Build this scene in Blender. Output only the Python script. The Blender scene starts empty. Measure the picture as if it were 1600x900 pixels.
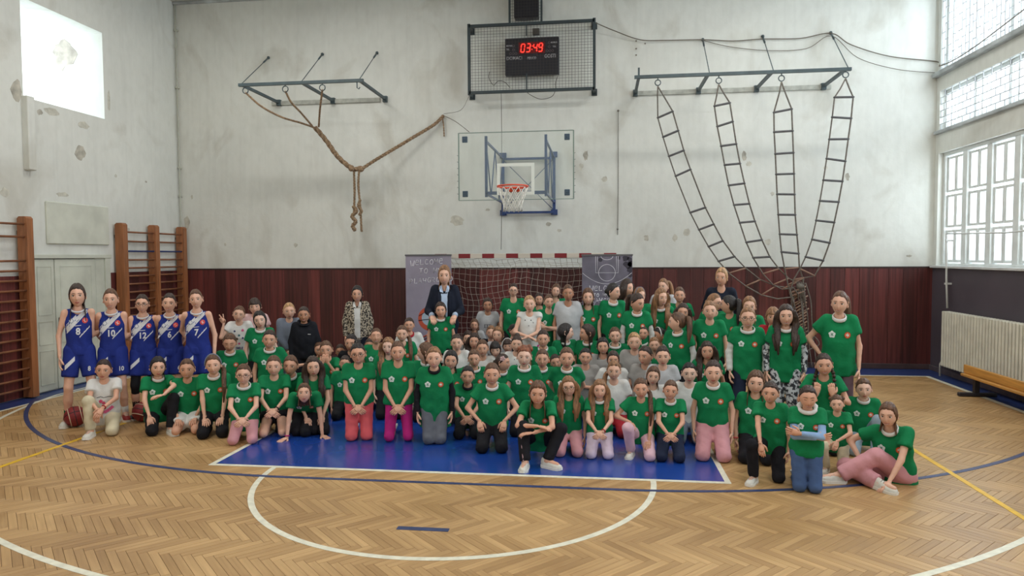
import bpy, math, random
import numpy as np
from mathutils import Vector, Matrix
from mathutils.bvhtree import BVHTree
random.seed(7); RNG = np.random.RandomState(7)
SC = bpy.context.scene; COL = SC.collection
PI = math.pi

# ---------------------------------------------------------------- camera, light, exposure
F_PX = 1073.5; PITCH = -0.0467; YAW = -0.1278; ROLL = -0.0052
CAM = np.array([1.3072, -11.9218, 2.0041])
def cam_axes():
    p, y, r = PITCH, YAW, ROLL
    f = np.array([math.sin(y)*math.cos(p), math.cos(y)*math.cos(p), math.sin(p)])
    r0 = np.array([math.cos(y), -math.sin(y), 0.]); u0 = np.cross(r0, f)
    return math.cos(r)*r0+math.sin(r)*u0, -math.sin(r)*r0+math.cos(r)*u0, f
AR, AU, AF = cam_axes()
cd = bpy.data.cameras.new('camera'); cam = bpy.data.objects.new('camera', cd); COL.objects.link(cam)
cd.sensor_width = 36; cd.sensor_fit = 'HORIZONTAL'; cd.lens = F_PX/1600*36; cd.clip_start = .05; cd.clip_end = 200
m = Matrix.Identity(4)
for i in range(3):
    m[i][0] = AR[i]; m[i][1] = AU[i]; m[i][2] = -AF[i]; m[i][3] = CAM[i]
cam.matrix_world = m
SC.camera = cam
SC.view_settings.view_transform = 'Standard'; SC.view_settings.look = 'None'
SC.view_settings.gamma = 1; SC.view_settings.exposure = 0.32
SC.view_settings.use_curve_mapping = False
w = bpy.data.worlds.new('world'); SC.world = w; w.use_nodes = True
bg = w.node_tree.nodes['Background']; bg.inputs[0].default_value = (.86, .94, 1, 1); bg.inputs[1].default_value = 1.6

def area(name, loc, rot, sx, sy, power, color):
    l = bpy.data.lights.new(name, 'AREA'); l.shape = 'RECTANGLE'; l.size = sx; l.size_y = sy
    l.energy = power; l.color = color
    o = bpy.data.objects.new(name, l); o.location = loc; o.rotation_euler = rot; COL.objects.link(o)
    return o
# daylight entering by the windows on both sides, and unseen ceiling lamps added for neutral fill
for yc in (-.9, -4.6, -8.3, -12.0):
    area('window_daylight', (7.3, yc, 4.3), (0, math.radians(90), 0), 4.4, 2.9, 225, (.80, .91, 1))
for yc in (-2.07, -5.0, -8.0, -11.0):
    area('window_daylight', (-8.72, yc, 5.04), (0, math.radians(-90), 0), 1.35, 1.55, 62, (.80, .91, 1))
for yc in (-2.2, -6.2, -10.2, -14.2):
    for xc in (-3.6, 3.6):
        area('ceiling_fill_light', (xc, yc, 6.72), (0, 0, 0), 2.2, .35, 60, (1, .97, .92))

def px2(px, ax, v):
    """world point on the plane axis=v that the photograph shows at pixel px"""
    D = AF*F_PX + AR*(px[0]-800) - AU*(px[1]-450)
    return CAM + D*((v-CAM[ax])/D[ax])
def project(P):
    v = np.asarray(P, float)-CAM; z = v@AF
    return np.array([800+F_PX*(v@AR)/z, 450-F_PX*(v@AU)/z])

def P3(u, v, y): return px2((u, v), 1, y)
def smooth_path(P, n=6):
    P = np.array(P, float); Q = np.vstack([2*P[0]-P[1], P, 2*P[-1]-P[-2]]); out = []
    for i in range(1, len(Q)-2):
        for k in range(n):
            t = k/n; a, b, c, d = Q[i-1:i+3]
            out.append(.5*((2*b)+(-a+c)*t+(2*a-5*b+4*c-d)*t*t+(-a+3*b-3*c+d)*t**3))
    out.append(P[-1]); return np.array(out)

# ---------------------------------------------------------------- materials
def lin(c):
    return tuple((x/255/12.92 if x/255 <= .04045 else ((x/255+.055)/1.055)**2.4) for x in c)
MATS = {}
def mat(name, rgb, rough=.6, var=.0, vscale=6., bump=0., bscale=40., metal=0., spec=.5, coat=0., stretch=(1, 1, 1), emit=None, alpha=1., rand=0., rgb2=None, detail=4., sharp=0):
    if name in MATS: return MATS[name]
    m = bpy.data.materials.new(name); m.use_nodes = True
    nt = m.node_tree; N = nt.nodes; L = nt.links; b = N['Principled BSDF']
    c = lin(rgb)
    b.inputs['Base Color'].default_value = (*c, 1); b.inputs['Roughness'].default_value = rough
    b.inputs['Metallic'].default_value = metal; b.inputs['Specular IOR Level'].default_value = spec
    b.inputs['Coat Weight'].default_value = coat; b.inputs['Alpha'].default_value = alpha
    if emit: b.inputs['Emission Color'].default_value = (*lin(rgb), 1); b.inputs['Emission Strength'].default_value = emit
    if var or bump or rgb2:
        tc = N.new('ShaderNodeTexCoord'); mp = N.new('ShaderNodeMapping'); mp.inputs['Scale'].default_value = stretch
        L.new(tc.outputs['Object'], mp.inputs[0])
        nz = N.new('ShaderNodeTexNoise'); nz.inputs['Scale'].default_value = vscale; nz.inputs['Detail'].default_value = detail
        L.new(mp.outputs[0], nz.inputs['Vector'])
        if var or rgb2:
            r = N.new('ShaderNodeValToRGB'); r.color_ramp.elements[0].position = .3; r.color_ramp.elements[1].position = .7
            lo = lin([max(0, x*(1-var)) for x in rgb]); hi = lin([min(255, x*(1+var)) for x in rgb])
            if rgb2: lo, hi = lin(rgb), lin(rgb2)
            if sharp: r.color_ramp.elements[0].position = .46; r.color_ramp.elements[1].position = .53
            r.color_ramp.elements[0].color = (*lo, 1); r.color_ramp.elements[1].color = (*hi, 1)
            L.new(nz.outputs['Fac'], r.inputs[0]); L.new(r.outputs[0], b.inputs['Base Color'])
        if bump:
            n2 = N.new('ShaderNodeTexNoise'); n2.inputs['Scale'].default_value = bscale; n2.inputs['Detail'].default_value = 3
            L.new(mp.outputs[0], n2.inputs['Vector'])
            bp = N.new('ShaderNodeBump'); bp.inputs['Strength'].default_value = bump; bp.inputs['Distance'].default_value = .02
            L.new(n2.outputs['Fac'], bp.inputs['Height']); L.new(bp.outputs[0], b.inputs['Normal'])
    MATS[name] = m
    return m

def wall_material(name, rgb, streak):
    m = bpy.data.materials.new(name); m.use_nodes = True; MATS[name] = m
    nt = m.node_tree; N = nt.nodes; L = nt.links; b = N['Principled BSDF']
    tc = N.new('ShaderNodeTexCoord')
    def noise(sc, det, st=(1, 1, 1), dist=0):
        mp = N.new('ShaderNodeMapping'); mp.inputs['Scale'].default_value = st; L.new(tc.outputs['Object'], mp.inputs[0])
        n = N.new('ShaderNodeTexNoise'); n.inputs['Scale'].default_value = sc; n.inputs['Detail'].default_value = det
        n.inputs['Distortion'].default_value = dist; L.new(mp.outputs[0], n.inputs['Vector']); return n
    def ramp(n, p0, c0, p1, c1):
        r = N.new('ShaderNodeValToRGB'); r.color_ramp.elements[0].position = p0; r.color_ramp.elements[1].position = p1
        r.color_ramp.elements[0].color = (*c0, 1); r.color_ramp.elements[1].color = (*c1, 1); L.new(n.outputs['Fac'], r.inputs[0]); return r
    def mix(a, bb):
        x = N.new('ShaderNodeMix'); x.data_type = 'RGBA'; x.blend_type = 'MULTIPLY'; x.inputs[0].default_value = 1
        L.new(a, x.inputs[6]); L.new(bb, x.inputs[7]); return x.outputs[2]
    big = ramp(noise(.55, 5, dist=.6), .32, lin([c*.95 for c in rgb]), .62, lin(rgb))
    soot = ramp(noise(.9, 6, (1.2, 1, .8), 1.0), .30, (.84, .82, .79), .46, (1, 1, 1))
    fine = ramp(noise(9, 6, (1, 1, .6)), .30, (.95, .95, .945), .60, (1, 1, 1))
    st = ramp(noise(5, 4, (2.2, 2.2, .12)), .28, (streak,)*3, .50, (1, 1, 1))
    o = mix(mix(mix(big.outputs[0], soot.outputs[0]), fine.outputs[0]), st.outputs[0])
    L.new(o, b.inputs['Base Color']); b.inputs['Roughness'].default_value = .85
    n2 = noise(14, 5); bp = N.new('ShaderNodeBump'); bp.inputs['Strength'].default_value = .25; bp.inputs['Distance'].default_value = .01
    L.new(n2.outputs['Fac'], bp.inputs['Height']); L.new(bp.outputs[0], b.inputs['Normal'])
    return m
M_WALL = wall_material('old_white_plaster', (226, 228, 222), .955)
M_CEIL = mat('ceiling_white', (205, 205, 198), .9, .04, 2)

def wood_material(name, dark, light, rough, scale_along=2.2, scale_across=45., coat=0.):
    """grain runs along u of the uv map, one random shade per piece from the 'shade' attribute"""
    m = bpy.data.materials.new(name); m.use_nodes = True; MATS[name] = m
    nt = m.node_tree; N = nt.nodes; L = nt.links; b = N['Principled BSDF']
    uv = N.new('ShaderNodeUVMap'); mp = N.new('ShaderNodeMapping'); mp.inputs['Scale'].default_value = (scale_along, scale_across, 1)
    L.new(uv.outputs[0], mp.inputs[0])
    nz = N.new('ShaderNodeTexNoise'); nz.inputs['Scale'].default_value = 1; nz.inputs['Detail'].default_value = 5; nz.inputs['Distortion'].default_value = .4
    L.new(mp.outputs[0], nz.inputs['Vector'])
    at = N.new('ShaderNodeAttribute'); at.attribute_name = 'shade'
    ma = N.new('ShaderNodeMath'); ma.operation = 'MULTIPLY_ADD'; ma.inputs[1].default_value = .55
    L.new(nz.outputs['Fac'], ma.inputs[0]); L.new(at.outputs['Fac'], ma.inputs[2])
    r = N.new('ShaderNodeValToRGB'); e = r.color_ramp.elements
    e[0].position = .18; e[1].position = .95; e[0].color = (*lin(dark), 1); e[1].color = (*lin(light), 1)
    L.new(ma.outputs[0], r.inputs[0])
    # wide worn and dirty areas
    tc = N.new('ShaderNodeTexCoord'); ge = N.new('ShaderNodeNewGeometry')
    n3 = N.new('ShaderNodeTexNoise'); n3.inputs['Scale'].default_value = 1.1; n3.inputs['Detail'].default_value = 6
    L.new(ge.outputs['Position'], n3.inputs['Vector'])
    r3 = N.new('ShaderNodeValToRGB'); r3.color_ramp.elements[0].position = .3; r3.color_ramp.elements[1].position = .6
    r3.color_ramp.elements[0].color = (.78, .74, .70, 1); r3.color_ramp.elements[1].color = (1, 1, 1, 1)
    L.new(n3.outputs['Fac'], r3.inputs[0])
    x = N.new('ShaderNodeMix'); x.data_type = 'RGBA'; x.blend_type = 'MULTIPLY'; x.inputs[0].default_value = 1
    L.new(r.outputs[0], x.inputs[6]); L.new(r3.outputs[0], x.inputs[7]); L.new(x.outputs[2], b.inputs['Base Color'])
    n4 = N.new('ShaderNodeMath'); n4.operation = 'MULTIPLY_ADD'; n4.inputs[1].default_value = .25; n4.inputs[2].default_value = rough-.1
    L.new(n3.outputs['Fac'], n4.inputs[0]); L.new(n4.outputs[0], b.inputs['Roughness'])
    b.inputs['Coat Weight'].default_value = coat; b.inputs['Coat Roughness'].default_value = .2
    return m
M_PARQ = wood_material('oak_parquet', (148, 112, 68), (214, 176, 124), .33)
M_GAP = mat('parquet_gap', (70, 48, 28), .8)

# ---------------------------------------------------------------- mesh helpers
class MB:
    def __init__(s): s.v = []; s.f = []; s.m = []; s.smooth = []
    def add(s, v, f, mi=0, smooth=False):
        o = len(s.v); s.v += [tuple(map(float, p)) for p in v]
        s.f += [tuple(int(i)+o for i in q) for q in f]; s.m += [mi]*len(f); s.smooth += [smooth]*len(f); return s
    def box(s, a, b, mi=0):
        x0, y0, z0 = a; x1, y1, z1 = b
        v = [(x0,y0,z0),(x1,y0,z0),(x1,y1,z0),(x0,y1,z0),(x0,y0,z1),(x1,y0,z1),(x1,y1,z1),(x0,y1,z1)]
        return s.add(v, [(3,2,1,0),(4,5,6,7),(0,1,5,4),(1,2,6,5),(2,3,7,6),(3,0,4,7)], mi)
    def bbox(s, a, b, bev=.006, mi=0):
        """box with chamfered edges"""
        a = np.array(a, float); b = np.array(b, float); c = (a+b)/2; h = (b-a)/2; bev = min(bev, h.min()*.9)
        v = []; idx = {}
        for sx in (-1, 1):
            for sy in (-1, 1):
                for sz in (-1, 1):
                    for ax in range(3):
                        d = h-bev; d = d.copy(); d[ax] = h[ax]
                        idx[(sx, sy, sz, ax)] = len(v); v.append(c+np.array([sx, sy, sz])*d)
        f = []
        for ax in range(3):
            o = [k for k in range(3) if k != ax]
            for sg in (-1, 1):
                q = []
                for (p, r) in ((-1, -1), (1, -1), (1, 1), (-1, 1)):
                    t = [0, 0, 0]; t[ax] = sg; t[o[0]] = p; t[o[1]] = r; q.append(idx[(*t, ax)])
                f.append(q)
        for ax in range(3):     # edges parallel to ax
            o = [k for k in range(3) if k != ax]
            for p in (-1, 1):
                for r in (-1, 1):
                    t0 = [0]*3; t1 = [0]*3
                    t0[ax] = -1; t1[ax] = 1; t0[o[0]] = t1[o[0]] = p; t0[o[1]] = t1[o[1]] = r
                    f.append([idx[(*t0, o[0])], idx[(*t1, o[0])], idx[(*t1, o[1])], idx[(*t0, o[1])]])
        for sx in (-1, 1):
            for sy in (-1, 1):
                for sz in (-1, 1): f.append([idx[(sx, sy, sz, k)] for k in range(3)])
        V = np.array(v); out = []
        for q in f:
            P = V[q]; n = np.cross(P[1]-P[0], P[2]-P[0])
            out.append(q if n@(P.mean(0)-c) > 0 else q[::-1])
        return s.add(v, out, mi)
    def tube(s, path, r, seg=6, mi=0, smooth=True, flat=1., up=None, cap=True, closed=False):
        P = np.array(path, float); n = len(P); R = np.ones(n)*r if np.isscalar(r) else np.array(r, float)
        T = np.gradient(P, axis=0) if not closed else np.roll(P, -1, 0)-np.roll(P, 1, 0)
        T /= np.linalg.norm(T, axis=1)[:, None]+1e-9
        u = np.array(up if up is not None else (0, 0, 1.), float)
        if up is None and abs(T[0]@u) > .9: u = np.array([1., 0, 0])
        v = []
        for i in range(n):
            a = u-(u@T[i])*T[i]
            if np.linalg.norm(a) < 1e-4: a = np.array([0, 1., 0])-(T[i][1])*T[i]
            a /= np.linalg.norm(a)+1e-9; b = np.cross(T[i], a)
            if up is None: u = a
            for k in range(seg):
                t = 2*PI*k/seg; v.append(P[i]+R[i]*(math.cos(t)*a*flat+math.sin(t)*b))
        f = []
        for i in range(n if closed else n-1):
            for k in range(seg):
                k2 = (k+1) % seg; j = (i+1) % n
                f.append((i*seg+k, i*seg+k2, j*seg+k2, j*seg+k))
        if cap and not closed:
            f.append(tuple(range(seg))[::-1]); f.append(tuple((n-1)*seg+k for k in range(seg)))
        return s.add(v, f, mi, smooth)
    def bar(s, a, b, w, h=None, mi=0):
        """square bar from a to b"""
        a = np.array(a, float); b = np.array(b, float); h = h or w
        t = b-a; t /= np.linalg.norm(t); u = np.array([0, 0, 1.])
        if abs(t[2]) > .95: u = np.array([0, 1., 0])
        x = np.cross(t, u); x /= np.linalg.norm(x); y = np.cross(x, t)
        v = [p+sx*x*w/2+sy*y*h/2 for p in (a, b) for (sx, sy) in ((-1,-1),(1,-1),(1,1),(-1,1))]
        return s.add(v, [(3,2,1,0),(4,5,6,7),(0,1,5,4),(1,2,6,5),(2,3,7,6),(3,0,4,7)], mi)
    def ball(s, c, r, seg=10, rings=6, mi=0, M=None):
        c = np.array(c, float); r = np.ones(3)*r; v = []; f = []
        for i in range(rings+1):
            th = PI*i/rings
            for k in range(seg):
                ph = 2*PI*k/seg; d = np.array([math.sin(th)*math.cos(ph), math.sin(th)*math.sin(ph), math.cos(th)])*r
                if M is not None: d = M@d
                v.append(c+d)
        for i in range(rings):
            for k in range(seg):
                k2 = (k+1) % seg; f.append((i*seg+k, (i+1)*seg+k, (i+1)*seg+k2, i*seg+k2))
        return s.add(v, f, mi, True)
    def torus(s, c, R, r, axis=2, seg=24, sg=6, mi=0):
        c = np.array(c, float); o = [k for k in range(3) if k != axis]; P = []
        for i in range(seg):
            t = 2*PI*i/seg; p = c.copy(); p[o[0]] += R*math.cos(t); p[o[1]] += R*math.sin(t); P.append(p)
        up = [0, 0, 0]; up[axis] = 1
        return s.tube(P, r, sg, mi, closed=True, up=up)
    def prism(s, poly, axis, d0, d1, mi=0):
        """polygon given in the two other axes, extruded on axis"""
        o = [k for k in range(3) if k != axis]; n = len(poly); v = []
        for d in (d0, d1):
            for p in poly:
                q = [0, 0, 0]; q[o[0]] = p[0]; q[o[1]] = p[1]; q[axis] = d; v.append(q)
        f = [tuple(range(n))[::-1], tuple(range(n, 2*n))]+[(i, (i+1) % n, n+(i+1) % n, n+i) for i in range(n)]
        return s.add(v, f, mi)
    def build(s, name, mats, parent=None):
        me = bpy.data.meshes.new(name); me.from_pydata(s.v, [], s.f)
        if not isinstance(mats, (list, tuple)): mats = [mats]
        for m in mats: me.materials.append(m)
        me.polygons.foreach_set('material_index', s.m); me.polygons.foreach_set('use_smooth', s.smooth)
        me.update()
        o = bpy.data.objects.new(name, me); COL.objects.link(o)
        if parent: o.parent = parent
        return o
def tag(o, label=None, cat=None, group=None, kind=None):
    if label: o['label'] = label
    if cat: o['category'] = cat
    if group: o['group'] = group
    if kind: o['kind'] = kind
    return o
def empty(name, loc, rz=0.):
    o = bpy.data.objects.new(name, None); COL.objects.link(o); o.location = loc; o.rotation_euler = (0, 0, rz); o.empty_display_size = .1
    return o
def struct(name, mb, m, parent=None):
    o = mb.build(name, m, parent)
    if parent is None: o['kind'] = 'structure'
    return o
def copy_obj(o, loc=None, parent=None):
    c = o.copy(); COL.objects.link(c)
    if loc is not None: c.location = loc
    if parent: c.parent = parent
    return c
def reparent(o, p):       # child vertices are in world coordinates, thing origin at p.location
    o.parent = p; o.matrix_parent_inverse = Matrix.Translation(p.location).inverted()

# ================================================================ ROOM
XL, XR, YW, YB, ZC = -6.93, 6.99, .75, -17.0, 6.96
ZW = 1.775
# --- floor: herringbone parquet
base = struct('floor', MB().box((XL-.3, YB-.3, -.10), (XR+.3, YW+.3, -.004)), M_GAP)
BL, BW = .3955, .0565
e1 = np.array([1, 1])/math.sqrt(2); e2 = np.array([1, -1])/math.sqrt(2)
blocks = []
for i in range(-260, 260):
    for j in range(-40, 41):
        oa = np.array([i*BW+j*BL, i*BW-j*BL])
        for k in (0, 1):
            a = oa+(np.array([BL/2, BW/2]) if k == 0 else np.array([BW/2, BW+BL/2]))
            c = a[0]*e1+a[1]*e2; c[1] -= 6.0
            if XL+.02 < c[0] < XR-.02 and YB < c[1] < YW-.02: blocks.append((c[0], c[1], k))
def block_geo(k, g=.0011, drop=0.):
    d, e = (e1, e2) if k == 0 else (e2, e1)
    hl, hw = BL/2-g, BW/2-g
    v = []
    for z, s_ in ((-.006, 1.), (-.0008, 1.), (0., .0)):
        ins = 0 if s_ else .0012
        for sx, sy in ((-1,-1),(1,-1),(1,1),(-1,1)):
            p = d*sx*(hl-ins)+e*sy*(hw-ins); v.append((p[0], p[1], z+drop))
    f = [(8, 9, 10, 11)]
    for r in (0, 4):
        for q in range(4): f.append((r+q, r+(q+1) % 4, r+4+(q+1) % 4, r+4+q))
    if np.cross(np.append(d, 0), np.append(e, 0))[2] < 0: f = [q[::-1] for q in f]
    uv = [((v[i][0]*d[0]+v[i][1]*d[1]), (v[i][0]*e[0]+v[i][1]*e[1])) for i in range(12)]
    return v, f, uv
def vis_size(b):
    p = project((b[0], b[1], 0))
    if not (-20 < p[0] < 1620 and 300 < p[1] < 912) or b[1] < CAM[1]: return 0
    return 1/np.hypot(b[0]-CAM[0], b[1]-CAM[1])
blocks.sort(key=lambda b: -vis_size(b))
variants = {}
for k in (0, 1):
    for q in range(8):
        v, f, uv = block_geo(k, drop=random.uniform(-.0006, 0)); me = bpy.data.meshes.new('parquet_block'); me.from_pydata(v, [], f)
        me.materials.append(M_PARQ); ul = me.uv_layers.new(name='UVMap'); off = (random.random()*9, random.random()*9)
        for li, l in enumerate(me.loops): ul.data[li].uv = (uv[l.vertex_index][0]+off[0], uv[l.vertex_index][1]+off[1])
        at = me.attributes.new('shade', 'FLOAT', 'POINT'); sh = .16+.32*(q/7.)
        at.data.foreach_set('value', [sh]*len(v)); variants[(k, q)] = me
for b in blocks[:300]:
    o = bpy.data.objects.new('parquet_block', variants[(b[2], random.randrange(8))]); COL.objects.link(o)
    o.location = (b[0], b[1], 0); o.parent = base
rest = [b for b in blocks[300:] if b[1] > -13]
V = []; Fc = []; UV = []; SH = []
geo = {(k, q): block_geo(k, drop=-.0001*q) for k in (0, 1) for q in range(7)}
for b in rest:
    v, f, uv = geo[(b[2], random.randrange(7))]; o = len(V); off = (random.random()*9, random.random()*9); s_ = .16+.32*random.random()
    V += [(p[0]+b[0], p[1]+b[1], p[2]) for p in v]; Fc += [tuple(i+o for i in q) for q in f]
    UV += [(u[0]+off[0], u[1]+off[1]) for u in uv]; SH += [s_]*12
me = bpy.data.meshes.new('parquet_blocks'); me.from_pydata(V, [], Fc); me.materials.append(M_PARQ)
ul = me.uv_layers.new(name='UVMap'); vi = np.zeros(len(me.loops), int); me.loops.foreach_get('vertex_index', vi)
ul.data.foreach_set('uv', np.array(UV)[vi].ravel()); me.attributes.new('shade', 'FLOAT', 'POINT').data.foreach_set('value', SH)
o = bpy.data.objects.new('parquet_blocks', me); COL.objects.link(o); o.parent = base; o['kind'] = 'stuff'
mbf = MB().box((XL, YB, -.006), (XR, -13.1, 0)); mbf.build('parquet_strip', mat('parquet_far', (176, 138, 92), .35, .12, 4, stretch=(3, .5, 1)), base)

# --- court paint
M_LW = mat('paint_white', (226, 224, 206), .4, .06, 14)
M_LB = mat('paint_navy', (52, 66, 108), .38, .10, 9)
M_LANE = mat('paint_blue', (26, 66, 152), .27, .04, 1.5, coat=.3, detail=1)
M_LY = mat('paint_yellow', (226, 182, 40), .4, .06, 9)
M_BORD = mat('paint_border_blue', (40, 62, 118), .35, .10, 4)
def ribbon(name, pts, wdt, z, m, label=None):
    P = np.array(pts, float); T = np.gradient(P, axis=0); T /= np.linalg.norm(T, axis=1)[:, None]
    Nn = np.stack([-T[:, 1], T[:, 0]], 1)*wdt/2; mb = MB(); v = []
    for zz in (0.0002, z):
        for s_ in (-1, 1): v += [(*(P[i]+s_*Nn[i]), zz) for i in range(len(P))]
    n = len(P); f = []
    for i in range(n-1):
        f += [(2*n+i+1, 2*n+i, 3*n+i, 3*n+i+1)[::-1], (i, i+1, 2*n+i+1, 2*n+i), (n+i+1, n+i, 3*n+i, 3*n+i+1)]
    mb.add(v, f); o = mb.build(name, m, base)
    if label: o['label'] = label
    return o
def slab(name, x0, y0, x1, y1, z, m, label=None):
    o = MB().box((x0, y0, .0002), (x1, y1, z)).build(name, m, base)
    if label: o['label'] = label
    return o
def arc(cx, cy, r, a0, a1, n=60): return [(cx+r*math.cos(math.radians(a0+(a1-a0)*i/n)), cy+r*math.sin(math.radians(a0+(a1-a0)*i/n))) for i in range(n+1)]
slab('lane_paint', -2.4, -5.75, 2.4, -.02, .0012, M_LANE, 'blue painted key')
slab('border_paint', XL, YB, -6.5, YW, .0011, M_BORD, 'blue strip along the left wall')
slab('border_paint', 6.64, YB, XR, YW, .0011, M_BORD, 'blue strip along the right wall')
slab('border_paint', -6.5, .03, 6.64, YW, .0010, M_BORD, 'blue strip along the end wall')
slab('court_line', -6.52, -.025, 6.66, .03, .0020, M_LW)
slab('court_line', -6.535, YB, -6.485, 0, .0016, M_LW)
slab('court_line', 6.60, YB, 6.65, 0, .0016, M_LW)
slab('court_line', -2.45, -5.8, 2.45, -5.75, .0022, M_LW)
slab('court_line', -2.45, -5.75, -2.40, 0, .0022, M_LW); slab('court_line', 2.40, -5.75, 2.45, 0, .0022, M_LW)
ribbon('free_throw_arc', arc(0, -5.8, 1.775, 180, 360), .05, .0019, M_LW)
ribbon('three_point_line', [(-6.6, -.0), (-6.6, -1.4)]+arc(0, -1.575, 6.725, 191, 349, 90)+[(6.6, -1.4), (6.6, 0)], .05, .0017, M_LW)
ribbon('goal_area_line', [p for p in arc(-1.5, 0, 6.06, 208, 270, 40)]+[p for p in arc(1.5, 0, 6.06, 270, 332, 40)], .05, .0024, M_LB)
slab('goal_mark', -.18, -7.11, .21, -7.05, .0018, M_LB)
ribbon('volleyball_line', [(-4.42, -.03), (-4.42, -9), (-4.42, -13)], .05, .0027, M_LY)
ribbon('volleyball_line', [(4.49, -.03), (4.49, -9), (4.49, -13)], .05, .0027, M_LY)

# --- walls
M_RED = mat('red_wainscot', (98, 38, 34), .5, .30, 3.0, bump=.08, bscale=9, stretch=(7, 7, .25))
M_GREY = mat('mauve_wall_paint', (84, 78, 86), .45, .06, 1.5)
bw = struct('wall_back', MB().box((XL-.3, YW, -.05), (XR+.3, YW+.3, ZC+.3)), M_WALL)
# vertical wainscot boards of the end wall, one object each
nb = 58; bwid = (XR-XL)/nb
red_variants = []
for q in range(6):
    f_ = .82+.07*q
    red_variants.append(mat('red_board_%d' % q, tuple(int(c*f_) for c in (88, 42, 40)), .46, .22, 3.0, bump=.05, bscale=9, stretch=(9, 9, .3)))
for i in range(nb):
    x0 = XL+i*bwid
    MB().bbox((x0+.0015, YW-.022, .09), (x0+bwid-.0015, YW-.0005, ZW-.015), .003).build('wainscot_board', red_variants[random.randrange(6)], bw)
MB().box((XL, YW-.03, ZW-.015), (XR, YW-.0005, ZW+.012)).build('wainscot_cap', mat('dark_cap', (58, 40, 38), .6), bw)
struct('baseboard_back', MB().bbox((XL, YW-.035, .0), (XR, YW, .095), .006), mat('baseboard_brown', (74, 58, 58), .5, .1))
# --- left wall with the deep window openings
lops = [(-2.89, -1.25, 4.33, 5.75), (-5.8, -4.2, 4.33, 5.75), (-8.8, -7.2, 4.33, 5.75), (-11.8, -10.2, 4.33, 5.75)]
def wall_x(name, x0, x1, ops, m, y0=YB, y1=YW):
    mb = MB(); ys = sorted(ops)
    cur = y0
    for (a, b, z0, z1) in ys:
        mb.box((x0, cur, -.05), (x1, a, ZC+.3)); mb.box((x0, a, -.05), (x1, b, z0)); mb.box((x0, a, z1), (x1, b, ZC+.3)); cur = b
    mb.box((x0, cur, -.05), (x1, y1, ZC+.3)); return struct(name, mb, m)
wl = wall_x('wall_left', XL-1.7, XL, lops, M_WALL)
M_FRAME = mat('window_frame_white', (222, 226, 224), .5, .03)
M_GLASS = bpy.data.materials.new('window_glass'); M_GLASS.use_nodes = True
_n = M_GLASS.node_tree.nodes; _l = M_GLASS.node_tree.links; _n.clear()
_o = _n.new('ShaderNodeOutputMaterial'); _m = _n.new('ShaderNodeMixShader'); _t = _n.new('ShaderNodeBsdfTransparent'); _g = _n.new('ShaderNodeBsdfGlossy')
_g.inputs['Roughness'].default_value = .05; _m.inputs[0].default_value = .07; _l.new(_t.outputs[0], _m.inputs[1]); _l.new(_g.outputs[0], _m.inputs[2]); _l.new(_m.outputs[0], _o.inputs[0])
M_FROST = mat('pale_window_glass', (236, 242, 240), .3, alpha=.25)
for n, (a, b, z0, z1) in enumerate(lops):
    fr = MB(); X = XL-1.64
    for z in (z0+.03, (z0+z1)/2, z1-.03): fr.bar((X, a, z), (X, b, z), .06)
    for k in range(4):
        y = a+.03+(b-a-.06)*k/3; fr.bar((X, y, z0), (X, y, z1), .06)
    wobj = struct('window_%d' % (n+1), fr, M_FRAME)
    g = MB().box((X-.004, a, z0), (X+.004, b, z1)).build('glass', M_GLASS, wobj)
# --- right wall, one tall glazed strip in three tiers per bay
M_CONC = mat('window_ledge_grey', (178, 184, 186), .8, .14, 3, bump=.2, bscale=15)
bays = [(-2.15, .63), (-5.5, -2.75), (-8.9, -6.15), (-12.3, -9.55)]
mb = MB(); cur = YB; X0, X1 = XR, XR+.35
for (a, b) in sorted(bays):
    mb.box((X0, cur, -.05), (X1, a, ZC+.3)); cur = b
    mb.box((X0, a, -.05), (X1, b, ZW)); mb.box((X0, a, 6.7), (X1, b, ZC+.3))
    mb.box((X0, a, 3.70), (X1, b, 4.05)); mb.box((X0, a, 4.74), (X1, b, 5.02))
mb.box((X0, cur, -.05), (X1, YW, ZC+.3))
wr = struct('wall_right', mb, M_WALL)
MB().box((XR-.012, YB, .0), (XR-.0005, YW-.023, ZW-.01)).build('dado_panel', M_GREY, wr)
struct('baseboard_right', MB().bbox((XR-.04, YB, 0), (XR-.0125, YW-.036, .09), .006), mat('baseboard_grey', (92, 82, 86), .5, .1))
for i, (a, b) in enumerate(bays):
    s1 = MB().bbox((XR-.07, a-.2, ZW-.012), (XR+.34, b+.08, ZW+.03), .006); struct('trim_%d' % (i+1), s1, mat('sill_white', (205, 208, 208), .6, .05))
    s2 = MB().bbox((XR-.10, a-.3, 4.98), (XR+.1, b+.1, 5.05), .008).bbox((XR-.05, a-.3, 4.02), (XR+.1, b+.1, 4.075), .008)
    s2.build('window_ledge', M_CONC, wr)
def sash(mb, y0, y1, z0, z1, x, t=.035, d=.05):
    mb.bbox((x-d/2, y0, z0), (x+d/2, y0+t, z1), .004); mb.bbox((x-d/2, y1-t, z0), (x+d/2, y1, z1), .004)
    mb.bbox((x-d/2+.002, y0+t-.003, z0), (x+d/2-.002, y1-t+.003, z0+t), .004); mb.bbox((x-d/2+.002, y0+t-.003, z1-t), (x+d/2-.002, y1-t+.003, z1), .004)
wn = 5
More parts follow.
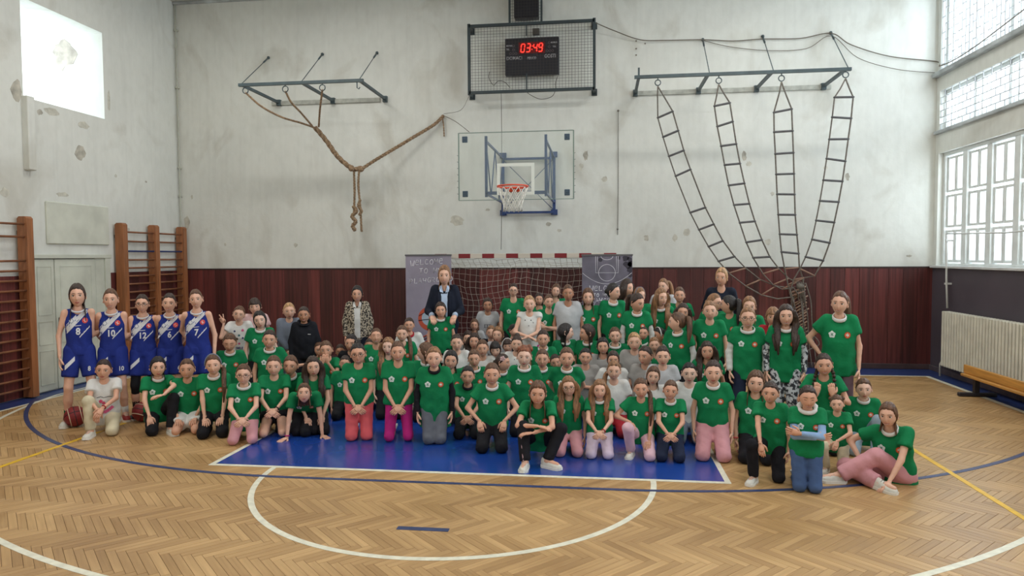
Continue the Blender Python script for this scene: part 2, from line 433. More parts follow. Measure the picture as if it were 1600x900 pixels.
for bi, (a, b) in enumerate(bays):
    wd = (b-a)/4.0
    # lower tier: casements of 2 x 3 panes
    fr = MB(); x = XR+.14
    fr.bbox((x-.06, a, ZW+.03), (x+.06, b, ZW+.07)); fr.bbox((x-.06, a, 3.64), (x+.06, b, 3.70))
    for k in range(5):
        y = a+wd*k; fr.bbox((x-.06, max(a, y-.07), ZW+.07), (x+.06, min(b, y+.07), 3.64), .005)
    wobj = struct('window_%d' % wn, fr, M_FRAME); wn += 1
    for k in range(4):
        y0, y1 = a+wd*k+.075, a+wd*(k+1)-.075
        for (z0, z1) in ((1.86, 2.40), (2.44, 2.99), (3.03, 3.62)):
            ym = (y0+y1)/2
            for (p, q) in ((y0, ym-.005), (ym+.005, y1)):
                s = MB(); sash(s, p, q, z0, z1, x, .042, .045); so = s.build('sash', M_FRAME, wobj)
                MB().box((x-.003, p+.02, z0+.02), (x+.003, q-.02, z1-.02)).build('pane', M_GLASS, so)
    # middle and top tiers: glazing behind brick pattern grilles
    for tier, (z0, z1) in enumerate(((4.075, 4.74), (5.05, 6.7))):
        fr = MB(); fr.bbox((x-.05, a, z0), (x+.05, b, z0+.06)); fr.bbox((x-.05, a, z1-.06), (x+.05, b, z1))
        for k in range(4):
            y = a+(b-a)*k/3; fr.bbox((x-.05, max(a, y-.035), z0), (x+.05, min(b, y+.035), z1), .005)
            if k < 3:
                yy = y+(b-a)/3*.8; fr.bbox((x-.04, yy-.02, z0), (x+.04, yy+.02, z1), .004)
        wobj = struct('window_%d' % wn, fr, M_FRAME); wn += 1
        for k in range(3):
            y0 = a+(b-a)*k/3+.035; y1 = a+(b-a)*(k+1)/3-.035
            MB().box((x-.003, y0, z0+.05), (x+.003, y1, z1-.05)).build('pane', M_GLASS, wobj)
        gr = MB(); xg = XR+.02; t = .012
        if tier == 0:
            nrow = 6; h = (z1-z0)/nrow
            for r in range(nrow+1): gr.bar((xg, a, z0+r*h), (xg, b, z0+r*h), t)
            for r in range(nrow):
                y = a+(.115 if r % 2 else 0)
                while y < b: gr.bar((xg, y, z0+r*h), (xg, y, z0+(r+1)*h), t); y += .23
        else:
            ncol = int((b-a)/.105); wv = (b-a)/ncol
            for r in range(ncol+1): gr.bar((xg, a+r*wv, z0), (xg, a+r*wv, z1), t)
            for r in range(ncol):
                z = z0+(.13 if r % 2 else 0)
                while z < z1: gr.bar((xg, a+r*wv, z), (xg, a+(r+1)*wv, z), t); z += .26
        gr.build('grille', mat('grille_grey', (196, 200, 204), .6), wobj)
struct('wall_rear', MB().box((XL-.3, YB-.3, -.05), (XR+.3, YB, ZC+.3)), M_WALL)
struct('ceiling', MB().box((XL-1.7, YB-.3, ZC), (XR+.4, YW+.3, ZC+.25)), M_CEIL)
struct('trim_9', MB().bbox((XL, YW-.06, ZC-.05), (XR, YW, ZC), .01), M_CONC)
# conduit down the left corner
p = MB().tube([(XL+.05, YW-.04, z) for z in np.linspace(ZW+.1, ZC-.05, 12)], .014)
for z in (3.2, 3.75, 5.3, 6.4): p.box((XL+.02, YW-.06, z), (XL+.08, YW, z+.03))
tag(p.build('conduit_pipe', mat('pipe_cream', (188, 190, 178), .6)), 'thin painted pipe running up the corner left of the end wall', 'pipe')
# unseen lamp bodies added for the ceiling fill lights (above the frame)
for yc in (-2.2, -6.2, -10.2, -14.2):
    for xc in (-3.6, 3.6):
        t = MB().bbox((xc-1.15, yc-.2, 6.76), (xc+1.15, yc+.2, 6.86), .01); t.bar((xc, yc, 6.86), (xc, yc, ZC), .03)
        tag(t.build('added_ceiling_lamp', mat('added_lamp_white', (225, 225, 220), .4)), 'unseen added ceiling lamp, %s side, %s' % ('left' if xc < 0 else 'right', {-2.2: 'nearest the end wall', -6.2: 'above the free throw line', -10.2: 'above the camera', -14.2: 'nearest the rear wall'}[yc]), 'lamp', 'unseen added lamps above the court')
# peeled plaster patches (slightly sunk paint flakes with their own shape)
def blob(cx, cz, rx, rz, rs, n=14):
    r = np.random.RandomState(rs); return [(cx+rx*math.cos(2*PI*i/n)*(.65+.5*r.rand()), cz+rz*math.sin(2*PI*i/n)*(.65+.5*r.rand())) for i in range(n)]
M_PEEL = mat('peeled_plaster', (196, 194, 182), .9, .08, 14); M_PEEL2 = mat('peeled_plaster_dark', (176, 172, 160), .9, .14, 10)
mb = MB()
for k, (u, v, rx, rz) in enumerate([(292, 348, .07, .13), (714, 344, .17, .10), (762, 328, .05, .03), (915, 243, .05, .10), (908, 260, .04, .07), (945, 280, .06, .06), (857, 350, .05, .04), (874, 360, .05, .03), (462, 383, .04, .05), (1163, 243, .04, .10), (1170, 256, .05, .05), (1207, 303, .04, .04), (1010, 372, .05, .07), (1054, 372, .05, .07), (1073, 363, .06, .08), (1324, 276, .04, .08), (1290, 262, .04, .04), (1200, 378, .06, .06), (1420, 400, .05, .02), (352, 382, .03, .03), (300, 308, .02, .05)]):
    P = px2((u, v), 1, YW); mb.prism(blob(P[0], P[2], rx, rz, k), 1, YW-.0025, YW+.001, k % 3 == 0)
mb.build('peeled_patches', [M_PEEL, M_PEEL2], bw)['kind'] = 'stuff'
mb = MB()
for k, (u, v, rx, rz) in enumerate([(26, 142, .10, .17), (80, 174, .16, .06), (131, 196, .12, .06), (125, 238, .12, .14), (98, 304, .14, .04), (8, 300, .08, .07), (62, 175, .05, .05), (170, 160, .04, .2), (181, 275, .03, .03), (228, 284, .03, .02), (200, 358, .05, .03)]):
    P = px2((u, v), 0, XL); mb.prism(blob(P[1], P[2], rx, rz, 50+k), 0, XL-.001, XL+.003, k % 3 == 0)
mb.build('peeled_patches', [M_PEEL, M_PEEL2], wl)['kind'] = 'stuff'
MB().prism(blob(XL-.72, 5.42, .24, .26, 77, 22), 1, -1.25-.004, -1.249).build('damp_stain', mat('damp_stain', (176, 168, 158), .9, .12, 7), wl)
# raised post under the left window, panel box, door with frame
struct('trim_10', MB().bbox((XL-.02, -2.93, 3.28), (XL+.10, -2.80, 4.34), .01), M_WALL)
MB().bbox((XL-.01, -2.58, 2.22), (XL+.035, -1.27, 2.86), .012).build('wall_panel', mat('panel_plaster', (205, 208, 196), .8, .05, 3), wl)
M_DOOR = mat('door_cream_white', (198, 202, 190), .45, .07, 2.5, bump=.05, bscale=8)
M_DARKL = mat('seam_dark', (52, 50, 46), .8)
dr = MB().bbox((XL, -1.42, 0), (XL+.06, -1.30, 2.06), .006).bbox((XL, -2.93, 2.0), (XL+.07, -1.28, 2.06), .006).bbox((XL, -1.62, 0), (XL+.035, -1.42, 2.0), .004).bbox((XL, -2.93, 0), (XL+.06, -2.87, 2.0), .005)
door = struct('door_1', dr, M_DOOR)
MB().box((XL, -2.87, .01), (XL+.006, -1.62, 2.0)).build('door_gap', M_DARKL, door)
for (y0, y1) in ((-2.868, -2.49), (-2.475, -1.63)):
    leaf = MB().bbox((XL+.006, y0, .02), (XL+.04, y1, 1.99), .004).build('door_leaf', M_DOOR, door)
    for (z0, z1) in ((.12, .62), (.72, 1.06), (1.16, 1.88)):
        s = MB(); t = .012
        e_ = .1 if y1-y0 > .5 else .06
        for (a, b) in (((y0+e_, z0), (y1-e_, z0)), ((y1-e_, z0), (y1-e_, z1)), ((y1-e_, z1), (y0+e_, z1)), ((y0+e_, z1), (y0+e_, z0))):
            s.bar((XL+.041, a[0], a[1]), (XL+.041, b[0], b[1]), t, .01)
        s.build('door_moulding', M_DOOR, leaf)
h = MB().bbox((XL+.04, -2.44, .90), (XL+.048, -2.405, 1.10), .003).tube([(XL+.048, -2.42, 1.05), (XL+.09, -2.42, 1.05), (XL+.095, -2.40, 1.05), (XL+.095, -2.30, 1.045)], .009)
h.build('door_handle', mat('handle_metal', (120, 118, 112), .35, metal=.9), door)
# red boards on the left wall on both sides of the door
for (y0, y1) in ((-1.28, YW-.025), (-8.0, -2.94)):
    n = int((y1-y0)/.24); d = (y1-y0)/n
    for i in range(n):
        MB().bbox((XL+.0005, y0+i*d+.0015, .01), (XL+.02, y0+(i+1)*d-.0015, ZW-.02), .003).build('wainscot_board', red_variants[random.randrange(6)], wl)

# ================================================================ wall bars
M_WOOD = mat('orange_wood', (152, 98, 62), .45, .14, 4, stretch=(6, 6, .5), bump=.05)
M_RUNG = mat('rung_wood', (128, 84, 58), .45, .14, 5)
M_BLUEP = mat('blue_steel_paint', (44, 62, 112), .4)
def wall_bars(y0, y1s, ztop, rungs, label, blue=None):
    root = empty('wall_bars', (XL+.10, (y0+y1s[-1])/2, 0)); tag(root, label, 'wall bars')
    parts = []
    for y in [y0]+list(y1s):
        mb = MB(); w_ = .055
        prof = [(XL+.045, .02), (XL+.20, .02), (XL+.20, ztop-.03), (XL+.17, ztop), (XL+.075, ztop), (XL+.045, ztop-.03)]
        mb.prism(prof, 1, y-w_, y+w_); parts.append(mb.build('upright', M_WOOD))
        br = MB().box((XL+.0, y-.02, ztop-.25), (XL+.05, y+.02, ztop-.2)).box((XL+.0, y-.02, .25), (XL+.05, y+.02, .3)).box((XL, y-.02, 0), (XL+.06, y+.02, .03))
        parts.append(br.build('wall_bracket', mat('bracket_grey', (110, 110, 105), .5, metal=.6)))
    ys = [y0]+list(y1s)
    for i in range(len(ys)-1):
        for z in rungs:
            m_ = M_BLUEP if blue and abs(z-blue) < .01 else M_RUNG
            parts.append(MB().tube([(XL+.15, ys[i]+.04, z), (XL+.15, (ys[i]+ys[i+1])/2, z-.002), (XL+.15, ys[i+1]-.04, z)], .019, 8, flat=.85).build('rung', m_))
    for p in parts: reparent(p, root)
RUNGS = [.16, .30, .44, .58, .72, .86, 1.0, 1.13, 1.27, 1.41, 1.55, 1.69, 1.83, 1.97, 2.31, 2.49]
wall_bars(-4.15, [-3.08], 2.60, RUNGS, 'nearer wooden wall bars left of the white door, cut by the frame edge')
wall_bars(-1.10, [-.24, .60], 2.60, RUNGS[:14]+[2.12, 2.29, 2.45], 'farther double wall bars with one blue rung, right of the white door', 2.12)

# ================================================================ radiator, bench, window pipe
M_RAD = mat('radiator_cream', (220, 218, 204), .45, .05, 5)
root = empty('radiator', (6.83, -1.7, .2)); tag(root, 'long cream sectional radiator under the right windows', 'radiator')
y = -.10; k = 0
while y > -4.0:
    s = MB().bbox((6.770, y-.024, .19), (6.895, y+.024, 1.08), .010).bbox((6.80, y-.040, 1.00), (6.87, y+.040, 1.06), .01).bbox((6.80, y-.040, .21), (6.87, y+.040, .27), .01)
    reparent(s.build('radiator_section', M_RAD), root); y -= .080; k += 1
s = MB().tube([(6.83, -.12, .24), (6.83, .02, .24), (6.83, .06, .2), (6.83, .06, 0)], .015).tube([(6.83, -.12, 1.04), (6.83, -.02, 1.04)], .02).box((6.88, -.3, .9), (6.975, -.26, .94)).box((6.88, -3.3, .9), (6.975, -3.26, .94))
reparent(s.build('radiator_pipe', M_RAD), root)
root = empty('gym_bench', (6.52, -3.0, 0)); tag(root, 'low wooden gym bench standing along the radiator', 'bench')
M_BENCH = mat('bench_wood', (196, 142, 70), .4, .12, 4, stretch=(4, .5, 6))
reparent(MB().bbox((6.47, -5.0, .30), (6.51, -1.40, .42), .008).build('beam', M_BENCH), root)
reparent(MB().bbox((6.42, -5.0, .262), (6.66, -1.42, .298), .008).build('seat', M_BENCH), root)
for y in (-1.62, -3.2, -4.8):
    reparent(MB().bbox((6.50, y-.03, .05), (6.57, y+.03, .262), .006).bbox((6.30, y-.035, .003), (6.80, y+.035, .055), .01).build('leg', mat('bench_dark', (46, 44, 50), .5)), root)
pp = MB().tube([(6.90, .10, 2.33), (6.90, -.6, 2.31), (6.90, -1.6, 2.29), (6.90, -3, 2.34)], .012).tube([(6.90, .10, 2.33), (6.90, .08, 2.0), (6.90, .07, 1.6), (6.90, .02, 1.12)], .017)
for z in (1.5, 2.2): pp.box((6.88, .06, z), (6.99, .10, z+.03))
tag(pp.build('window_pipe', mat('pipe_white', (214, 216, 214), .5)), 'white pipe across the lower windows with a drop at the left', 'pipe')

# ================================================================ scoreboard cage
M_DK = mat('dark_green_steel', (50, 62, 66), .5, .08, 8)
root = empty('scoreboard_cage', (.07, .6, 5.0)); tag(root, 'dark steel mesh cage guarding the scoreboard on the end wall', 'cage')
YC = .45; x0, x1, z0, z1 = -1.04, 1.20, 4.95, 6.13
fr = MB()
for (a, b) in (((x0, z0), (x1, z0)), ((x0, z1), (x1, z1)), ((x0, z0-.04), (x0, z1+.04)), ((x1, z0-.04), (x1, z1+.04)), ((.0, z0), (.0, 5.26)), ((.0, 5.92), (.0, z1))):
    fr.bar((a[0], YC, a[1]), (b[0], YC, b[1]), .05 if a[0] != 0 else .022)
for x in (x0, x1):
    for z in (z0, z1): fr.bar((x, YC, z), (x, YW, z), .05); fr.box((x-.05, YW-.02, z-.06), (x+.05, YW, z+.06))
for a, b in (((-.30, z1), (-.30, 6.85)), ((.27, z1), (.27, 6.85)), ((-.30, 6.85), (.27, 6.85))): fr.bar((a[0], YC, a[1]), (b[0], YC, b[1]), .035)
for x in (-.30, .27): fr.bar((x, YC, 6.85), (x, YW, 6.85), .035)
reparent(fr.build('cage_frame', M_DK), root)
wm = MB()
def wire(mb, a, b, r=.0024): mb.tube([a, b], r, 4, cap=False)
n = 40
for i in range(1, n):
    x = x0+(x1-x0)*i/n; wire(wm, (x, YC, z0), (x, YC, z1))
for i in range(1, 23):
    z = z0+(z1-z0)*i/23
    j = random.uniform(-.004, .004); wire(wm, (x0, YC, z+j), (x1, YC, z-j))
for i in range(1, 11): x = -.30+.57*i/11; wire(wm, (x, YC, z1), (x, YC, 6.85))
for i in range(1, 14): z = z1+.72*i/14; wire(wm, (-.30, YC, z), (.27, YC, z))
o = wm.build('wire_mesh', mat('wire_dark', (58, 56, 54), .6)); o['kind'] = 'stuff'; reparent(o, root)
# scoreboard
M_BLK = mat('board_black', (38, 38, 46), .4, .05, 6); M_PRINT = mat('print_grey', (176, 176, 180), .6); M_LED = mat('led_red', (255, 52, 40), .5, emit=2.2)
M_LEDB = mat('led_window', (120, 14, 18), .3); M_OFF = mat('led_off_outline', (120, 106, 112), .5)
sb = empty('scoreboard', (.09, .62, 5.28)); tag(sb, 'black electronic scoreboard with red digits behind the mesh', 'scoreboard')
S0, S1, T0, T1 = -.40, .57, 5.26, 5.92; YS = .55
reparent(MB().bbox((S0, YS, T0), (S1, YS+.12, T1), .01).build('housing', M_BLK), sb)
def seg7(mb, ch, x, z, w, h, y, t=.016):
    P = {'a': ((x, z+h), (x+w, z+h)), 'b': ((x+w, z+h/2), (x+w, z+h)), 'c': ((x+w, z), (x+w, z+h/2)), 'd': ((x, z), (x+w, z)), 'e': ((x, z), (x, z+h/2)), 'f': ((x, z+h/2), (x, z+h)), 'g': ((x, z+h/2), (x+w, z+h/2))}
    D = {'0': 'abcdef', '3': 'abgcd', '4': 'fgbc', '9': 'abcdfg'}
    for k in D[ch]:
        a, b = P[k]; sl = .12
        A = np.array([a[0]+(a[1]-z)*sl, y, a[1]]); B = np.array([b[0]+(b[1]-z)*sl, y, b[1]]); d = (B-A)*.1
        mb.bar(A+d, B-d, .006, t) if abs(A[2]-B[2]) < .01 else mb.bar(A+d, B-d, t, .006)
reparent(MB().box((-.15, YS-.003, 5.635), (.32, YS, 5.835)).build('display_window', M_LEDB), sb)
mb = MB()
for i, ch in enumerate('0349'):
    seg7(mb, ch, -.115+(0, .10, .225, .32)[i], 5.665, .062, .14, YS-.006)
mb.box((.083, YS-.008, 5.70), (.095, YS-.004, 5.712)).box((.090, YS-.008, 5.76), (.102, YS-.004, 5.772))
mb = reparent(mb.build('digits', M_LED), sb)
def text_part(name, s, x, z, size, y, m, parent, align='LEFT', bold=0., sx=1.):
    cu = bpy.data.curves.new(name, 'FONT'); cu.body = s; cu.size = size; cu.extrude = .0008; cu.align_x = align; cu.offset = bold; cu.resolution_u = 2
    o = bpy.data.objects.new(name, cu); dg = bpy.context.evaluated_depsgraph_get()
    COL.objects.link(o); dg.update(); me = bpy.data.meshes.new_from_object(o.evaluated_get(dg)); COL.objects.unlink(o); bpy.data.objects.remove(o)
    me.materials.clear(); me.materials.append(m)
    vv = np.array([v.co[:] for v in me.vertices]) if len(me.vertices) else np.zeros((0, 3))
    nv = np.stack([x+vv[:, 0]*sx, y-vv[:, 2], z+vv[:, 1]], 1); me.vertices.foreach_set('co', nv.ravel())
    ob = bpy.data.objects.new(name, me); COL.objects.link(ob); reparent(ob, parent); return ob
for s_, x, z, sz, al in (('DOMACI', -.375, 5.535, .088, 'LEFT'), ('GOSTI', .31, 5.55, .088, 'LEFT'), ('PERIOD', .085, 5.535, .058, 'CENTER'), ('BONUS', -.375, 5.775, .04, 'LEFT'), ('TOL', -.375, 5.71, .038, 'LEFT'), ('BONUS', .43, 5.80, .04, 'LEFT'), ('TOL', .46, 5.73, .038, 'LEFT')):
    text_part('lettering', s_, x, z, sz, YS-.002, M_PRINT, sb, al, .0015, .82)
mb = MB()
for (x, z) in ((-.245, 5.78), (-.245, 5.71), (-.30, 5.645), (-.25, 5.645), (-.20, 5.645), (.40, 5.81), (.40, 5.74), (.36, 5.67), (.41, 5.67), (.46, 5.67)):
    mb.torus((x, YS-.003, z), .019, .004, 1, 10, 4)
reparent(mb.build('indicator_rings', M_OFF), sb)
# upper dark box behind the small cage, and loose cables
tag(MB().bbox((-.23, .52, 6.27), (.21, .70, 6.80), .01).build('shot_clock', M_BLK), 'dark switched-off shot clock box above the scoreboard', 'clock')
cb = MB().tube(smooth_path([px2(q, 1, .5) for q in ((822, 143), (830, 149), (845, 155), (862, 151), (868, 140), (868, 130), (872, 118))]), .006, 5).tube(smooth_path([px2(q, 1, .52) for q in ((765, 112), (764, 122), (771, 133), (778, 127), (788, 128), (797, 137))]), .006, 5).tube([px2(q, 1, .6) for q in ((783, 144), (784, 210), (784, 300), (783, 390))], .005, 4)
cb.box((.1, .56, 5.98), (.22, .66, 6.08))
tag(cb.build('scoreboard_cable', mat('cable_dark', (88, 84, 78), .6)), 'loose dark cable looping below the scoreboard cage', 'cable')

# ================================================================ basketball backboard
M_BST = mat('backboard_blue_steel', (44, 68, 118), .4, .06, 6)
root = empty('basketball_hoop', (0, -.2, 2.9)); tag(root, 'glass basketball backboard with orange rim on blue steel frame', 'hoop')
YH = -1.236
gm = mat('pale_board_glass', (196, 214, 204), .22, alpha=.11)  # see-through board with a faint green-white tint
reparent(MB().box((-.895, YH, 2.885), (.895, YH+.012, 3.925)).build('glass_board', gm), root)
e = MB()
for a, b in (((-.9, 2.88), (.9, 2.88)), ((-.9, 3.93), (.9, 3.93)), ((-.9, 2.88), (-.9, 3.93)), ((.9, 2.88), (.9, 3.93))): e.bar((a[0], YH+.006, a[1]), (b[0], YH+.006, b[1]), .018, .010)
reparent(e.build('board_edge', mat('board_edge', (120, 140, 132), .4)), root)
t = MB()
for a, b in (((-.295, 3.42), (.295, 3.42)), ((-.27, 3.006), (-.27, 3.394)), ((.27, 3.006), (.27, 3.394)), ((-.295, 2.98), (.295, 2.98))): t.bar((a[0], YH-.001, a[1]), (b[0], YH-.001, b[1]), .002 if a[1] == b[1] else .05, .05 if a[1] == b[1] else .002)
reparent(t.build('target_square', mat('tape_white', (228, 234, 228), .5)), root)
for x in (-.80, .80):
    for z in (2.98, 3.83): reparent(MB().bbox((x-.042, YH-.008, z-.047), (x+.042, YH+.02, z+.047), .004).ball((x, YH-.01, z), .012, 8, 4).build('corner_plate', mat('plate_slate', (66, 84, 100), .5)), root)
for sx in (-1, 1):
    x = .47*sx; fr = MB()
    fr.bar((x, YH+.045, 2.93), (x, YH+.045, 3.88), .04); fr.bar((x, .70, 2.75), (x, .70, 3.85), .05)
    fr.bar((x, YH+.045, 3.80), (x, .70, 3.80), .03); fr.bar((x, YH+.045, 2.98), (x, .70, 2.98), .03)
    for k in range(4):
        ya = YH+.05+k*.46; fr.tube([(x, ya, 3.80 if k % 2 == 0 else 2.98), (x, ya+.46, 2.98 if k % 2 == 0 else 3.80)], .010, 6)
    for z in (2.8, 3.85): fr.box((x-.06, YW-.05, z-.05), (x+.06, YW, z+.05))
    reparent(fr.build('side_truss', M_BST), root)
fr = MB(); fr.bar((-.47, .68, 3.78), (.47, .68, 3.78), .04); fr.bar((-.47, .68, 2.80), (.47, .68, 2.80), .04); fr.bar((-.47, YH+.05, 2.99), (.47, YH+.05, 2.99), .05)
fr.tube([(-.45, .66, 2.85), (.45, .66, 3.75)], .006, 5); fr.tube([(.45, .66, 2.85), (-.45, .66, 3.75)], .006, 5)
reparent(fr.build('cross_frame', M_BST), root)
hk = MB()
for x in (-.91, .91):
    for i in range(7): hk.bar((x, YH, 2.98+i*.1), (x*1.02, YH, 2.985+i*.1), .006)
reparent(hk.build('edge_hooks', M_DK), root)
ry = YH-.15-.225; rz = 3.05
rim = MB().torus((0, ry, rz), .23, .012, 2, 40, 8).bbox((-.1, YH-.03, rz-.05), (.1, YH-.002, rz+.03), .004).bbox((-.07, YH-.16, rz-.012), (.07, YH-.02, rz+.01), .003)
rim.tube([(-.09, YH-.03, rz-.05), (-.14, YH-.2, rz-.005)], .008, 6).tube([(.09, YH-.03, rz-.05), (.14, YH-.2, rz-.005)], .008, 6)
for i in range(12):
    t_ = 2*PI*i/12; c = np.array([.23*math.cos(t_), ry+.23*math.sin(t_), rz]); rim.torus(c+np.array([0, 0, -.018]), .010, .003, 0, 8, 4)
rim = rim.build('rim', mat('rim_orange', (226, 84, 52), .4)); reparent(rim, root)
nt_ = MB(); lv = [(.23, 0), (.20, -.09), (.165, -.18), (.14, -.27), (.145, -.36)]
for s_ in (-1, 1):
    for i in range(12):
        nt_.tube([(r*math.cos(2*PI*(i+s_*.5*k)/12), ry+r*math.sin(2*PI*(i+s_*.5*k)/12), rz-.02+z) for k, (r, z) in enumerate(lv)], [.006]*5, 5)
o = nt_.build('net', mat('net_white', (226, 224, 216), .8)); o['kind'] = 'stuff'; reparent(o, root)

# ================================================================ climbing rope bracket (left)
M_GST = mat('grey_green_steel', (66, 80, 84), .5, .1, 8); M_RAIL = mat('pale_rail', (170, 172, 164), .7, .1, 10)
M_ROPE = mat('hemp_rope', (146, 122, 96), .9, .25, 40, bump=.6, bscale=120); M_CORD = mat('grey_cord', (112, 106, 98), .9, .12, 30)
def bracket(xs, yf, z, x_a, x_b, ra, stays, label):
    root = empty('rope_bracket', ((x_a+x_b)/2, .4, z)); tag(root, label, 'bracket')
    b = MB().bar((x_a, yf, z), (x_b, yf, z), .05, .05); reparent(b.build('front_bar', M_GST), root)
    reparent(MB().bbox((ra[0], YW-.035, z-.05), (ra[1], YW-.0005, z+.03), .004).build('wall_rail', M_RAIL), root)
    for x in xs: reparent(MB().bar((x, yf, z), (x, YW-.03, z), .045).box((x-.04, YW-.07, z-.06), (x+.04, YW, z+.05)).build('arm', M_GST), root)
    for (xw, zw, xf) in stays:
        m_ = MB().tube([(xw, YW-.02, zw), (xf, yf, z+.03)], .008, 5).ball((xw, YW-.02, zw), .03, 8, 5).tube([np.array([xw, YW-.02, zw])*(1-t)+np.array([xf, yf, z+.03])*t for t in (.05, .2)], .016, 6)
        reparent(m_.build('stay', M_GST), root)
    return root
br1 = bracket([-4.80, -3.72, -2.70], -.65, 4.96, -4.86, -2.64, (-4.95, -2.80), [(-5.0, 5.82, -4.8), (-3.92, 5.84, -3.72), (-2.85, 5.82, -2.70)], 'left grey steel bracket on the end wall holding the knotted ropes')
def ring(c, r=.05, parent=None, ax=1):
    o = MB().torus((c[0], c[1], c[2]-.035-r), r, .009, ax, 16, 6).tube([(c[0], c[1], c[2]), (c[0], c[1], c[2]-.045)], .009, 6).build('ring', M_GST); reparent(o, parent); return o
for x in (-4.74, -4.02, -3.36): ring((x, -.65, 4.95), parent=br1)
o = MB().tube([(-2.75, -.65, 4.94), (-2.75, -.65, 4.84), (-2.72, -.65, 4.82), (-2.70, -.65, 4.85)], .01, 5).build('hook', M_GST); reparent(o, br1)
def twisted(mb, path, rr, strands=3, pitch=.16, seg=6):
    P = smooth_path(path, 10); L_ = np.cumsum(np.r_[0, np.linalg.norm(np.diff(P, axis=0), axis=1)])
    n = max(12, int(L_[-1]/.02)); t = np.linspace(0, L_[-1], n); P = np.stack([np.interp(t, L_, P[:, k]) for k in range(3)], 1)
    T = np.gradient(P, axis=0); T /= np.linalg.norm(T, axis=1)[:, None]; A = np.cross(T, (0, 1, .01)); A /= np.linalg.norm(A, axis=1)[:, None]+1e-9; B = np.cross(T, A)
    for s_ in range(strands):
        ph = 2*PI*s_/strands+2*PI*t/pitch
        mb.tube(P+rr*.55*(np.cos(ph)[:, None]*A+np.sin(ph)[:, None]*B), rr*.62, seg)
V3_ = lambda *a: np.array(a, float)
RP = [('leftmost ring, long and slack', [V3_(-4.74, -.65, 4.83), P3(408, 166, -.5), P3(440, 183, -.3), P3(470, 192, -.15), P3(493, 200, -.05)]),
      ('middle ring, going straight down', [V3_(-4.02, -.65, 4.83), P3(455, 160, -.5), P3(470, 176, -.3), P3(488, 197, -.05)]),
      ('right ring, short and steep', [V3_(-3.36, -.65, 4.83), P3(500, 170, -.35), P3(498, 198, -.03)])]
for nm, pth in RP:
    mb = MB(); twisted(mb, pth, .017, 3, .1); tag(mb.build('climbing_rope', M_ROPE), 'hemp rope from the '+nm+' on the left bracket', 'rope')
mb = MB()
twisted(mb, [P3(492, 199, -.05), P3(510, 220, .05), P3(528, 245, .15), P3(550, 263, .25), P3(562, 264, .3)], .040, 3, .35)
mb.ball(P3(549, 263, .24), (.06, .05, .06)); mb.ball(P3(563, 264, .3), (.075, .06, .06))
twisted(mb, [P3(565, 264, .3), P3(590, 248, .42), P3(620, 230, .52), P3(650, 212, .6), P3(678, 195, .66), P3(692, 182, .7)], .028, 3, .2)
twisted(mb, [P3(553, 266, .28), P3(554, 300, .3), P3(553, 335, .3)], .020, 3, .16)
twisted(mb, [P3(561, 266, .28), P3(560, 290, .3), P3(563, 325, .3), P3(565, 362, .3)], .020, 3, .16)
twisted(mb, [P3(552, 322, .28), P3(557, 330, .27), P3(550, 338, .28), P3(556, 346, .27), P3(551, 353, .28), P3(555, 360, .28)], .034, 3, .12)
twisted(mb, [P3(563, 312, .28), P3(560, 322, .28), P3(565, 330, .28), P3(561, 336, .28)], .026, 3, .12)
twisted(mb, [P3(691, 183, .69), P3(693, 195, .7), P3(694, 213, .71)], .014, 2, .1)
mb.ball(P3(692, 182, .7), .035)
tag(mb.build('knotted_rope', M_ROPE), 'thick twisted hemp rope bundle with a knot and two dangling ends', 'rope')
mb = MB().tube(smooth_path([P3(692, 180, .70), P3(712, 190, .2), P3(733, 206, -1.1)], 5), .006, 5).tube(smooth_path([P3(693, 178, .70), P3(720, 172, .5), P3(733, 150, .5)], 5), .004, 4)
tag(mb.build('tie_cord', M_CORD), 'thin cord from the rope anchor to the backboard corner', 'cord')

# ================================================================ rope ladders (right)
br2 = bracket([1.93, 3.03, 4.02, 5.14], -.38, 4.91, 1.86, 5.22, (1.94, 5.27), [(3.10, 5.80, 3.05), (4.12, 5.81, 4.04), (5.25, 5.82, 5.17)], 'right grey steel bracket on the end wall holding four rope ladders')
reparent(MB().bar((1.93, -.38, 4.86), (1.93, -.38, 5.06), .03).build('stub', M_GST), br2)
def zz(x, y): return (960+x*.4556, 30+y*.4556)
LAD = [((149, 222), [(148, 262), (149, 338), (167, 404), (187, 470), (210, 538), (260, 663), (290, 722), (323, 780), (357, 830)], [(172, 268), (200, 316), (219, 382), (238, 450), (261, 515), (312, 646), (341, 703), (372, 760), (412, 814)]),
       ((358, 215), [(351, 262), (343, 298), (353, 368), (366, 435), (378, 500), (392, 570), (410, 637), (430, 698), (452, 765), (476, 818)], [(374, 252), (396, 287), (406, 351), (418, 428), (431, 495), (446, 563), (463, 633), (482, 693), (506, 757), (533, 815)]),
       ((573, 207), [(566, 252), (547, 320), (548, 387), (552, 462), (555, 532), (558, 600), (562, 670), (567, 737), (573, 798)], [(586, 252), (608, 308), (611, 383), (614, 458), (616, 530), (618, 601), (620, 671), (626, 739), (632, 804)]),
       ((793, 195), [(775, 238), (755, 268), (747, 336), (737, 412), (728, 478), (717, 552), (705, 623), (692, 690), (678, 755), (656, 815)], [(807, 240), (819, 267), (812, 340), (802, 411), (792, 487), (782, 556), (769, 627), (754, 697), (738, 767), (716, 828)])]
